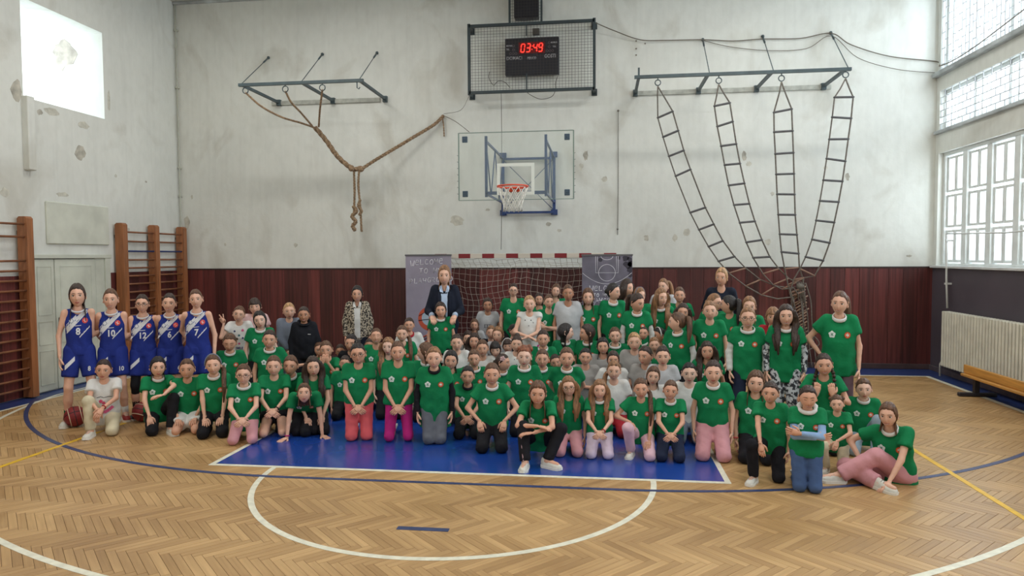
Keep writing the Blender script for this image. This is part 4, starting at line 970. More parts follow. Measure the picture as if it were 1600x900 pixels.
# ---- pose: joints in a canonical body 1.40 m tall, x = image right, -y = towards the camera
UA, FA, TH, SH = .235, .205, .345, .335
def make_pose(mode, hz, o):
    """returns dict of joints; hz = hip height"""
    J = {}; lean = math.radians(o.get('lean', 4)); roll = math.radians(o.get('roll', 0))
    T = rotx(lean)@roty(roll)                    # torso frame: positive lean tips the chest towards -y
    J['T'] = T; hip = V3(0, 0, hz); J['hip'] = hip
    J['tw'] = lambda x, y, z: hip+T@V3(x, y, z)
    for s, n in ((-1, 'L'), (1, 'R')):           # L = image left
        h = hip+V3(.070*s, 0, -.01); J['h'+n] = h
        m = mode
        if mode == 'half': m = 'plant' if o.get('up', 'L') == n else 'knee'
        if m == 'knee':
            kz = .058; dy = math.sqrt(max(.0004, TH**2-(h[2]-kz)**2)); k = V3((.072+o.get('kw', .028))*s, -dy, kz)
            a = V3((.072+o.get('kw', .028)*.4)*s, k[1]+SH*.985, .05); J['k'+n], J['a'+n], J['t'+n] = k, a, a+V3(0, .12, -.02)
        elif m == 'plant':
            a = V3(.11*s, -.30 if hz < .5 else -.12, .065)+V3(*o.get('foot', (0, 0, 0)))*V3(s, 1, 1); k, a = ik(h, a, TH, SH, V3(.25*s, -1, .9)); J['k'+n], J['a'+n], J['t'+n] = k, a, a+V3(.03*s, -.12, -.035)
        elif m == 'crouch':
            a = V3(.10*s, .04-.10*max(0, .6-hz), .065); k, a = ik(h, a, TH, SH, V3(.2*s, -1, 0)); J['k'+n], J['a'+n], J['t'+n] = k, a, a+V3(.02*s, -.12, -.035)
        elif m == 'stand':
            a = V3((.085+o.get('stance', 0))*s, .02, .065); k, a = ik(h, a, TH, SH, V3(.1*s, -1, 0)); J['k'+n], J['a'+n], J['t'+n] = k, a, a+V3(.035*s, -.12, -.035)
        elif m == 'custom':
            k, a = [V3(*q) for q in o['legs'][n]]; k, a = ik(h, a, TH, SH, k-h); J['k'+n], J['a'+n] = k, a; J['t'+n] = a+V3(*o.get('toe', {}).get(n, (.03*s, -.12, -.035)))
        S = J['tw'](.128*s, .0, .375); J['s'+n] = S
        arm = o.get('arms', 'down'); arm = arm if isinstance(arm, str) else arm[0 if s < 0 else 1]
        pole = V3(.6*s, .6, -.25); nrm = V3(-s, 0, 0); hd = None; curl = .45; spr = 0
        if not isinstance(arm, str):
            W = hip+V3(*arm[:3]); pole = V3(*arm[3:6]) if len(arm) >= 6 else pole
            hd = V3(*arm[6:9]) if len(arm) >= 9 else None; nrm = V3(0, 0, -1) if hd is None or abs(hd[2]) < .7 else V3(0, 1, 0)
            if len(arm) > 9: curl = arm[9]
        elif arm == 'down': W = S+V3(.055*s, -.03, -.425)
        elif arm == 'lap': W = V3(.035*s, -.20, 0)+V3(0, -.12 if mode != 'stand' and hz < .33 else .03, hip[2]+(.105 if hz < .33 else -.0)); W[2] = hip[2]+(.09 if hz < .33 else -.01); hd = V3(-.75*s, -.25, -.55); nrm = V3(0, 1, -.3); pole = V3(1.*s, .35, -.4)
        elif arm == 'thigh': W = (J['h'+n]+2.2*J['k'+n])/3.2+V3(.0, .03, .085); hd = V3(-.2*s, -1, -.45); nrm = V3(0, -.2, -1); pole = V3(1.*s, .5, 0); curl = .3
        elif arm == 'cross': W = J['tw'](-.075*s, -.165-.02*(s > 0), .20+.02*s); hd = V3(-1.*s, .1, .15); nrm = V3(0, 1, 0); pole = V3(1*s, -.1, -.7); curl = .3
        elif arm == 'behind': W = J['tw'](.07*s, .14, .02); pole = V3(1*s, .7, 0)
        elif arm == 'hug': W = J['tw'](.30*s, .10, .20); pole = V3(.3*s, .3, -1)
        elif arm == 'hip': W = J['tw'](.155*s, -.015, .05); pole = V3(1.*s, .25, .1); hd = V3(-.5*s, -.3, -.6)
        elif arm == 'chin': W = J['tw'](.035*s, -.185, .40); pole = V3(.5*s, -.2, -1); hd = V3(-.3*s, .1, 1); nrm = V3(0, 1, 0); curl = .9
        elif arm == 'shoulder': W = J['tw'](.075*s, -.175, .27); pole = V3(.8*s, .1, -1); hd = V3(-.15*s, .25, 1); nrm = V3(0, 1, 0); curl = .7
        elif arm == 'peace': W = J['tw'](.20*s, -.10, .42); pole = V3(.3*s, -.3, -1); hd = V3(.35*s, -.1, 1); nrm = V3(0, -1, 0); curl = .15; spr = .5
        elif arm == 'out': W = J['tw'](.42*s, -.0, .20); pole = V3(.1*s, .3, -1)
        E, W = ik(S, W, UA, FA, pole); J['e'+n], J['w'+n] = E, W; J['hd'+n] = (W-E) if hd is None else hd; J['hn'+n] = nrm; J['cu'+n] = curl; J['sp'+n] = spr
    J['neck'] = J['tw'](0, .0, .41)
    J['head'] = J['neck']+T@V3(0, -.020, .130)     # centre of the skull
    return J

def torso_field(P, J, g, shirt=False):
    Q = (P-J['hip'])@J['T']; Q = Q*np.array([1, 1.45, 1])
    A = V3
    hw, ww, cw = (.052, .034, .048)
    hr_ = .085+g if not shirt else .070+g
    f = sdf_cone(Q, A(-hw, 0, .02*shirt), A(hw, 0, .02*shirt), hr_, hr_)
    f = smin(f, sdf_cone(Q, A(0, 0, .02), A(0, 0, .20), .106+g*1.15, .098+g*1.5), .05)
    f = smin(f, sdf_cone(Q, A(-cw, -.01, .265), A(cw, -.01, .265), .082+g, .082+g), .06)
    f = smin(f, sdf_cone(Q, A(-.098, .01, .365), A(.098, .01, .365), .045+g*.9, .045+g*.9), .05)
    f = smin(f, sdf_cone(Q, A(0, .01, .38), A(0, .0, .43), .055+g*.6, .035), .05)
    return f*.75
def bounds(J, keys, pad):
    P = np.array([J[k] for k in keys]); return P.min(0)-pad, P.max(0)+pad
def flat_cut(P, a, d):       # positive beyond point a in direction d
    d = d/np.linalg.norm(d); return (P-a)@d
def body_mesh(J, o, legs_skin):
    def fn(P):
        f = torso_field(P, J, -.006)
        f = smin(f, sdf_cone(P, J['neck']-V3(0, 0, .02), J['head']+V3(0, .012, -.05), .040, .034), .025)
        for n in 'LR':
            f = smin(f, sdf_cone(P, J['s'+n], J['e'+n], .036, .027), .02); f = smin(f, sdf_cone(P, J['e'+n], J['w'+n], .029, .0185), .012)
            f = smin(f, sdf_cone(P, J['h'+n], J['k'+n], .066, .045), .03); f = smin(f, sdf_cone(P, J['k'+n], (J['k'+n]*.6+J['a'+n]*.4), .044, .046), .015)
            f = smin(f, sdf_cone(P, (J['k'+n]*.6+J['a'+n]*.4), J['a'+n], .046, .029), .015); f = smin(f, sdf_cone(P, J['a'+n], J['t'+n], .031, .026), .02)
        return f
    ks = ['hip', 'neck', 'head']+[a+n for a in 'hkatsew' for n in 'LR']
    lo, hi = bounds(J, ks, .11); return surface_net(fn, lo, hi, .0165 if o.get('near') else .0200)
def shirt_mesh(J, o):
    sl = o.get('sleeve', .52); g = .019+o.get('loose', .004); hem = o.get('hem', -.10); T = J['T']
    def fn(P):
        f = torso_field(P, J, g, True)
        Q = (P-J['hip'])@T
        skirt = (np.sqrt(Q[:, 0]**2+(Q[:, 1]*1.40)**2)-(.150+1.2*(g-.023)-.075*np.clip(Q[:, 2], -.3, .22)))*.7
        skirt = np.maximum(skirt, Q[:, 2]-.20); f = smin(f, skirt, .035)
        if o.get('folds', 1): f = f+(.0058*np.sin(Q[:, 2]*40+Q[:, 0]*26*np.sin(o['seed'])+o['seed'])*np.cos(Q[:, 0]*27+o['seed']*2)+.0035*np.sin(Q[:, 0]*60+o['seed']))*np.clip(1-Q[:, 2]/.32, .25, 1)
        f = np.maximum(f, hem-Q[:, 2])
        if sl > 0:
            for n in 'LR':
                E = J['s'+n]+(J['e'+n]-J['s'+n])*min(1., sl); a = sdf_cone(P, J['s'+n]-(J['e'+n]-J['s'+n])*.05, J['s'+n]+(J['e'+n]-J['s'+n]), .050, .069 if sl < 1 else .046)
                if sl < 1: a = np.maximum(a, flat_cut(P, E, J['e'+n]-J['s'+n]))
                else:
                    b = np.maximum(sdf_cone(P, J['e'+n], J['w'+n], .044, .032), flat_cut(P, J['w'+n], J['w'+n]-J['e'+n])); a = smin(a, b, .02)
                f = smin(f, a, .022)
        else:
            for s, n in ((-1, 'L'), (1, 'R')): f = np.maximum(f, -(sdf_cone(P, J['tw'](.155*s, 0, .30), J['tw'](.165*s, 0, .42), .030, .045)))
        r = o.get('neckhole', .056)
        f = np.maximum(f, -sdf_cone(P, J['tw'](0, -.035, .425), J['tw'](0, -.02, .50), r, r+.015))
        return f
    lo, hi = bounds(J, ['hip', 'neck', 'sL', 'sR']+(['eL', 'eR'] if sl > 0 else [])+(['wL', 'wR'] if sl >= 1 else []), .15)
    lo[2] = min(lo[2], J['hip'][2]+hem-.03); return surface_net(fn, lo, hi, .021 if not o.get('near') else .0155)
def trousers_mesh(J, o):
    L_ = o.get('leglen', 1.0); g = o.get('legloose', .010)
    def fn(P):
        f = sdf_cone(P*np.array([1, 1.3, 1]), J['hip']*np.array([1, 1.3, 1])+V3(-.052, 0, .0), J['hip']*np.array([1, 1.3, 1])+V3(.052, 0, .0), .091+g, .091+g)*.8
        top = J['hip']+J['T']@V3(0, 0, .11); f = smin(f, sdf_cone(P, J['hip'], top, .092+g, .080+g), .02)
        f = np.maximum(f, (P-J['hip'])@J['T'][:, 2]-.055)
        for n in 'LR':
            if L_ < .5:
                e = J['h'+n]+(J['k'+n]-J['h'+n])*L_*1.9; a = sdf_cone(P, J['h'+n], J['k'+n], .080+g, .078+g); a = np.maximum(a, flat_cut(P, e, J['k'+n]-J['h'+n])); f = smin(f, a, .02)
            else:
                f = smin(f, sdf_cone(P, J['h'+n], J['k'+n], .073+g, .052+g), .025)
                a = sdf_cone(P, J['k'+n], J['a'+n], .052+g, .038+g*1.6); a = np.maximum(a, flat_cut(P, J['k'+n]+(J['a'+n]-J['k'+n])*.97, J['a'+n]-J['k'+n])); f = smin(f, a, .02)
        if g > .004: f = f+.0028*np.sin(P[:, 2]*60+P[:, 1]*35+o['seed'])*np.cos(P[:, 0]*40)
        return np.maximum(f, .004-P[:, 2])
    lo, hi = bounds(J, ['hip', 'hL', 'hR', 'kL', 'kR']+(['aL', 'aR'] if L_ >= .5 else []), .14); return surface_net(fn, lo, hi, .023 if not o.get('near') else .0165)
def sleeve_mesh(J, n, r=0):
    def fn(P):
        f = smin(sdf_cone(P, J['s'+n]+(J['e'+n]-J['s'+n])*.3, J['e'+n], .041+r, .036+r), sdf_cone(P, J['e'+n], J['w'+n], .037+r, .0265+r), .015)
        f = np.maximum(f, flat_cut(P, J['w'+n]-(J['w'+n]-J['e'+n])*.02, J['w'+n]-J['e'+n])); return f+.0018*np.sin(P[:, 2]*110)
    lo, hi = bounds(J, ['s'+n, 'e'+n, 'w'+n], .055); return surface_net(fn, lo, hi, .0125)
def raw(name, V, F, m, parent, smooth=True):
    me = bpy.data.meshes.new(name); V = np.asarray(V, np.float32); F = np.asarray(F, np.int32)
    me.vertices.add(len(V)); me.vertices.foreach_set('co', V.ravel()); k = F.shape[1]
    me.loops.add(F.size); me.loops.foreach_set('vertex_index', F.ravel()); me.polygons.add(len(F)); me.polygons.foreach_set('loop_start', np.arange(0, F.size, k, dtype=np.int32))
    me.polygons.foreach_set('use_smooth', [smooth]*len(F)); me.update(calc_edges=True); me.materials.append(m)
    o = bpy.data.objects.new(name, me); COL.objects.link(o); o.parent = parent; return o
def local(mb, name, m, parent):
    o = mb.build(name, m); o.parent = parent; return o
# ---- things projected on the cloth
def project_flat(mb_in, bvh, J, out=.003, y0=-.35):
    """mb_in verts: (x, z) on the chest in torso coordinates, third value = extra lift"""
    T, hip = J['T'], J['hip']; d = T@V3(0, 1, 0); V = []
    last = None
    for (x, z, l) in mb_in.v:
        p = hip+T@V3(x, y0, z); h = bvh.ray_cast(Vector(p), Vector(d), 1.0)
        if h[0] is None: q = last if last is not None else hip+T@V3(x, -.1, z)
        else: q = np.array(h[0]); last = q
        V.append(q-d*(out+l))
    return V
def flat_disc(mb, cx, cz, r, l, mi, lobes=0, n=20, rings=2):
    v = [(cx, cz, l)]; f = []
    for q in range(1, rings+1):
        for i in range(n):
            a = 2*PI*i/n; rr = r*q/rings*(1+(.13*math.cos(lobes*(a-PI/2)) if lobes else 0)); v.append((cx+rr*math.cos(a), cz+rr*math.sin(a), l))
    for i in range(n):
        j = (i+1) % n; f.append((0, 1+i, 1+j))
        for q in range(1, rings): f.append((1+(q-1)*n+i, 1+q*n+i, 1+q*n+j, 1+(q-1)*n+j))
    mb.add(v, f, mi)
def flat_strip(mb, pts, w_, l, mi, n=1):
    for (a, b) in zip(pts[:-1], pts[1:]):
        a = np.array(a); b = np.array(b); d = b-a; d = d/(np.linalg.norm(d)+1e-9); p = np.array([-d[1], d[0]])*w_/2
        for k in range(n):
            c0 = a+(b-a)*k/n; c1 = a+(b-a)*(k+1)/n; mb.add([(*(c0-p), l), (*(c1-p), l), (*(c1+p), l), (*(c0+p), l)], [(0, 1, 2, 3)], mi)
def badge_flower(J, bvh, root, x=-.068, z=.265, r=.030):
    mb = MB(); flat_disc(mb, x, z, r, 0, 0, 5, 20, 2)
    for pts in ([(-.010, .012), (.004, .006), (.011, .012)], [(-.012, -.002), (0, .002), (.010, -.008)], [(0, .010), (-.002, -.004), (-.010, -.014)], [(.002, -.003), (.010, -.014)]): flat_strip(mb, [(x+a*r/.03, z+b*r/.03) for a, b in pts], .0045, .0012, 1)
    V = project_flat(mb, bvh, J); m2 = MB(); m2.v = [tuple(p) for p in V]; m2.f = mb.f; m2.m = mb.m; m2.smooth = [False]*len(mb.f); return local(m2, 'flower_badge', [M_BADW, M_BADG], root)
def badge_round(J, bvh, root, x=.072, z=.262, r=.030):
    mb = MB(); flat_disc(mb, x, z, r, 0, 1); flat_disc(mb, x, z, r*.88, .0008, 0)
    for pts in ([(-.014, .008), (.014, -.008)], [(0, .018), (0, -.017)], [(-.016, -.004), (.015, .006)]): flat_strip(mb, [(x+a, z+b) for a, b in pts], .0055, .0016, 2)
    V = project_flat(mb, bvh, J); m2 = MB(); m2.v = [tuple(p) for p in V]; m2.f = mb.f; m2.m = mb.m; m2.smooth = [False]*len(mb.f); return local(m2, 'round_badge', [M_BADO, M_BADD, M_BADW], root)
TXT = {}
def text_verts(s):
    if s not in TXT:
        cu = bpy.data.curves.new('t', 'FONT'); cu.body = s; cu.size = 1; cu.align_x = 'CENTER'; cu.offset = .03; cu.resolution_u = 2
        o = bpy.data.objects.new('t', cu); COL.objects.link(o); dg = bpy.context.evaluated_depsgraph_get(); dg.update()
        me = bpy.data.meshes.new_from_object(o.evaluated_get(dg)); TXT[s] = ([v.co[:] for v in me.vertices], [tuple(p.vertices) for p in me.polygons]); COL.objects.unlink(o); bpy.data.objects.remove(o)
    return TXT[s]
def flat_text(mb, s, x, z, size, l, mi, sx=.9):
    v, f = text_verts(s); mb.add([(x+p[0]*size*sx, z+p[1]*size, l) for p in v], f, mi)
def proj_build(mb, J, bvh, name, mats, root, out=.003):
    V = project_flat(mb, bvh, J, out); m2 = MB(); m2.v = [tuple(p) for p in V]; m2.f = mb.f; m2.m = mb.m; m2.smooth = [False]*len(mb.f); return local(m2, name, mats, root)

# ---- hair
def hair_cap(style, bangs, thick):
    az = np.linspace(-PI, PI, 49)[:-1]; el = np.linspace(-math.radians(62), PI/2, 25)
    A, E = np.meshgrid(az, el); P = head_point(A, E); a = np.abs(np.degrees(A)); e = np.degrees(E)
    up = {'open': [37, 34, 24, -8, -30, -55, -58], 'tied': [37, 35, 28, 12, -4, -40, -42], 'bangs': [17, 16, 12, -12, -30, -50, -55]}[style if not bangs else 'bangs']
    el_h = np.interp(a, [0, 30, 52, 68, 88, 112, 180], up)
    t = np.clip((e-el_h)/7., 0, 1); t = t*t*(3-2*t); t2 = np.clip((e-el_h)/45., 0, 1); t = t*(.45+.55*t2**.6)*(1-.45*np.abs(np.sin(A))*np.cos(E)**2)
    part = 1-.35*np.exp(-(P[..., 0]/.006)**2)*(P[..., 1] < .04)
    th = -.012*np.clip(1-t*3, 0, 1)+thick*t*np.where(e > 30, part, 1)
    n = P/np.linalg.norm(P, axis=-1, keepdims=True); Q = P+n*th[..., None]
    F = grid_faces(24, 48); return Q.reshape(-1, 3), F
HCAP = {(s, b): hair_cap(s, b, 0.017 if s == 'open' else .012) for s in ('open', 'tied') for b in (0, 1)}
def curtain(mb, J, Hm, hc, length, az0, wave=.0, base=-.02, rmul=1.0, seed=0, thick=.014):
    """loose hair from az0 round the back, falling by length (canonical metres below the chin line)"""
    rows = 9; az = np.linspace(math.radians(az0), 2*PI-math.radians(az0), 23); outer = []; inner = []
    rs = np.random.RandomState(int(seed)); jag = rs.rand(len(az))*.03
    for i in range(rows):
        t = i/(rows-1)
        for k, a in enumerate(az):
            zz_ = .03-(.03+.075+length+jag[k])*t
            if zz_ > -.06: p = head_point(a if a < PI else a-2*PI, math.asin(max(-.9, zz_/.101))); p = Hm(p*V3(1.13, 1.13, 1)); 
            else:
                q = head_point(a if a < PI else a-2*PI, math.asin(-.6)); fl = min(1, (-zz_-.06)/.10)
                p = V3(q[0]*(1.18+.25*fl), q[1]*1.15+(.030*fl if q[1] > 0 else -.028*fl), zz_)
                b = Hm(V3(q[0]*1.1, q[1]*1.1, -.06)); p = b+V3(p[0]-q[0]*1.1, p[1]-q[1]*1.1, zz_+.06)
            outer.append(p+V3(wave*math.sin(8*t+k), 0, 0))
            c = Hm(V3(0, 0, zz_ if zz_ > -.06 else -.06)); c = V3(c[0], c[1], p[2]); d = p-c; inner.append(p-d/(np.linalg.norm(d)+1e-9)*thick*(1-.5*t))
    m = len(az); o = len(outer); V = outer+inner; F = []
    for i in range(rows-1):
        for k in range(m-1):
            F.append((i*m+k, (i+1)*m+k, (i+1)*m+k+1, i*m+k+1)); F.append((o+i*m+k+1, o+(i+1)*m+k+1, o+(i+1)*m+k, o+i*m+k))
        F.append((i*m, o+i*m, o+(i+1)*m, (i+1)*m)); F.append((i*m+m-1, (i+1)*m+m-1, o+(i+1)*m+m-1, o+i*m+m-1))
    for k in range(m-1): F.append(((rows-1)*m+k, o+(rows-1)*m+k, o+(rows-1)*m+k+1, (rows-1)*m+k+1))
    mb.add(V, F, 0, True)
def lock(mb, pts, r, flat=.5): mb.tube(smooth_path(pts, 4), np.interp(np.linspace(0, 1, (len(pts)-1)*4+1), [0, .2, .7, 1], [r*.8, r, r*.9, r*.25]), 9, flat=flat, up=(0, 1, 0))
def build_hair(J, Hm, o, root):
    st = o.get('hair', 'tied'); col = o.get('hc', 'dark'); bangs = 1 if o.get('bangs') else 0; mb = MB()
    openst = st in ('long', 'longback', 'bob', 'longfront', 'short', 'half')
    V, F = HCAP[('open' if openst else 'tied', bangs)]; mb.add([Hm(p) for p in V], F, 0, True)
    tw = J['tw']
    if st in ('long', 'longfront'):
        curtain(mb, J, Hm, col, .14, 78, seed=o['seed'])
        for s in (-1, 1):
            lock(mb, [Hm(V3(.058*s, -.036, .050)), Hm(V3(.080*s, -.030, -.01)), Hm(V3(.084*s, -.020, -.07)), tw(.083*s, -.080, .37), tw(.082*s, -.120, .27), tw(.074*s, -.124, .15)], .036, .42)
            lock(mb, [Hm(V3(.070*s, -.010, .030)), Hm(V3(.090*s, .0, -.03)), tw(.112*s, -.040, .36), tw(.108*s, -.100, .28), tw(.100*s, -.115, .19)], .030, .45)
    if st == 'longback': curtain(mb, J, Hm, col, .16, 84, seed=o['seed'])
    if st == 'half': curtain(mb, J, Hm, col, .06, 84, seed=o['seed'])
    if st == 'bob': curtain(mb, J, Hm, col, -.0, 66, seed=o['seed'])
    if st == 'short': curtain(mb, J, Hm, col, -.035, 95, seed=o['seed'])
    if st == 'pony':
        s = o.get('pside', 0.25); mb.ball(Hm(V3(0, .085, .045)), .024, 8, 6); lock(mb, [Hm(V3(0, .085, .045)), Hm(V3(.035*s*2, .125, .03)), Hm(V3(.06*s*2, .13, -.05)), Hm(V3(.07*s*2, .12, -.15)), Hm(V3(.07*s*2, .11, -.22))], .034, .75)
    if st == 'sidepony':
        s = o.get('pside', 1); lock(mb, [Hm(V3(.03*s, .07, -.02)), Hm(V3(.085*s, .04, -.06)), tw(.11*s, -.075, .37), tw(.115*s, -.125, .27), tw(.105*s, -.128, .12)], .028)
    if st == 'braids':
        for s in (-1, 1):
            P = smooth_path([Hm(V3(.055*s, .03, -.04)), Hm(V3(.075*s, 0, -.09)), tw(.095*s, -.10, .36), tw(.10*s, -.13, .25), tw(.095*s, -.13, .14)], 5)
            for k, p in enumerate(P[::2]): mb.ball(p, (.019, .017, .020), 8, 5)
    if st == 'bun': mb.ball(Hm(V3(0, .045, .105)), .036, 10, 8)
    if st == 'lowbun' or st == 'tied': mb.ball(Hm(V3(0, .098, .0)), .030, 10, 7)
    if st == 'buns':
        for s in (-1, 1): mb.ball(Hm(V3(.066*s, .02, .060)), .026, 10, 7)
    if st == 'updo':
        for k in range(9): mb.ball(Hm(V3(.06*math.cos(k*.75), .03+.03*math.sin(k), .075+.018*math.sin(k*1.3))), .028, 8, 6)
    h = local(mb, 'hair', hair_mat(col), root)
    if o.get('scrunchie'):
        m = MB(); c = Hm(V3(0, .04, .082)) if st == 'bun' else Hm(V3(0, .088, .045)); m.tube([c+rotx(.6)@V3(.026*math.cos(t), .026*math.sin(t), .004*math.sin(6*t)) for t in np.linspace(0, 2*PI, 16)[:-1]], .011, 6, closed=True, up=(0, 0, 1)); local(m, 'hair_band', cloth(o['scrunchie']), h)
    if o.get('headband'):
        m = MB(); m.tube([Hm(head_point(math.copysign(math.radians(88), s), math.radians(e))*V3(1.15, 1, 1.13)+V3(0, -.012, 0)) for s, e in [(-1, 0), (-1, 20), (-1, 40), (-1, 60), (-1, 78), (1, 78), (1, 60), (1, 40), (1, 20), (1, 0)]], .008, 6); local(m, 'headband', cloth(o['headband']), root)
    if o.get('bow'):
        m = MB(); c = Hm(V3(*o['bow'][1])); 
        for k in range(5): m.ball(c+V3(.022*math.cos(k*1.256), -.006, .022*math.sin(k*1.256)), (.017, .010, .017), 8, 5)
        m.ball(c+V3(0, -.012, 0), .009, 6, 4); local(m, 'hair_flower', cloth(o['bow'][0]), h)
    return h
def shoe(J, n, root, m, sock=None, long_=1.):
    a, t = J['a'+n], J['t'+n]; d = t-a; 
    if J['a'+n][2] > .04 and abs(d[1]) >= 0 and d[2] < 0 and J['k'+n][2] > .2: d = V3(d[0], d[1], 0)
    d /= np.linalg.norm(d); up = V3(0, 0, 1) if abs(d[2]) < .6 else V3(0, -1, 0)
    if J['k'+n][2] < .12 and d[1] > .5: up = V3(0, 0, -1)          # foot lying on its instep
    x = np.cross(d, up); x /= np.linalg.norm(x); up = np.cross(x, d); z0 = a-up*(.065 if J['k'+n][2] > .12 else .05)
    S = [(-.055, .026, .075, .02), (-.04, .034, .088, 0), (-.005, .036, .080, 0), (.035, .038, .066, 0), (.08, .043, .050, 0), (.12, .041, .042, 0), (.15, .028, .034, .006), (.162, .012, .022, .012)]
    mb = MB(); v = []; nn = 10
    for (l, w_, h, z) in S:
        for k in range(nn):
            t_ = PI*k/(nn-1); v.append(z0+d*l+x*w_*math.cos(t_)*(1 if math.sin(t_) < .9 else 1)+up*(.016+z+max(0, (h-z))*math.sin(t_)**.8))
    f = []
    for i in range(len(S)-1):
        for k in range(nn-1): f.append((i*nn+k, (i+1)*nn+k, (i+1)*nn+k+1, i*nn+k+1))
    f += [tuple(range(nn)), tuple((len(S)-1)*nn+k for k in range(nn))[::-1]]
    mb.add(v, f, 0, True); so = local(mb, 'shoe', m, root)
    mb = MB(); v = []
    for up_ in (0, .024):
        for (l, w_, h, z) in S:
            for s in (-1, 1): v.append(z0+d*l*1.02+x*s*(w_+.004)+up*(up_+z*.4))
    q = len(S)*2; f = []
    for i in range(len(S)-1):
        b = i*2; f += [(b, b+2, b+3, b+1), (q+b, q+b+1, q+b+3, q+b+2), (b, q+b, q+b+2, b+2), (b+1, b+3, q+b+3, q+b+1)]
    f += [(0, 1, q+1, q), (q-2, 2*q-2, 2*q-1, q-1)]; mb.add(v, f, 0); local(mb, 'sole', M_SOLE, so)
    mb = MB()
    for l in (.03, .05, .07, .09): mb.tube([z0+d*l-x*.022+up*(.075-.28*(l-.03)), z0+d*l+up*(.088-.33*(l-.03)), z0+d*l+x*.022+up*(.075-.28*(l-.03))], .0032, 5)
    local(mb, 'laces', M_LACE, so)
    if sock:
        mb = MB(); k = J['k'+n]; u = (k-a)/np.linalg.norm(k-a); mb.tube([a-u*.01, a+u*.04, a+u*.10], [.035, .036, .040], 10); local(mb, 'sock', cloth(sock), root)
def collar(J, root, c, wide=1., deep=.0):
    mb = MB(); P = []
    for i in range(24):
        t = 2*PI*i/24; P.append(J['tw'](.060*wide*math.cos(t), -.022+.054*wide*math.sin(t), .412+.026*math.sin(t)+deep*min(0, math.sin(t))))
    mb.tube(P, .0088, 6, closed=True, up=(0, 0, 1), flat=1.9); return local(mb, 'collar', cloth(c), root)
def glasses(Hm, root):
    mb = MB()
    for s in (-1, 1):
        c = V3(.030*s, -.094, .002); mb.tube([Hm(c+V3(.0205*math.cos(t), .004*abs(math.cos(t))*(1 if s*math.cos(t) > 0 else 0), .0165*math.sin(t))) for t in np.linspace(0, 2*PI, 15)[:-1]], .0018, 5, closed=True, up=(0, 1, 0))
        mb.tube([Hm(V3(.051*s, -.088, .005)), Hm(V3(.070*s, -.05, .005)), Hm(V3(.076*s, .005, .002))], .0018, 5)
    mb.tube([Hm(V3(-.010, -.095, .004)), Hm(V3(0, -.100, .007)), Hm(V3(.010, -.095, .004))], .0018, 5)
    return local(mb, 'glasses', mat('glasses_frame', (50, 42, 46), .4, metal=.4), root)

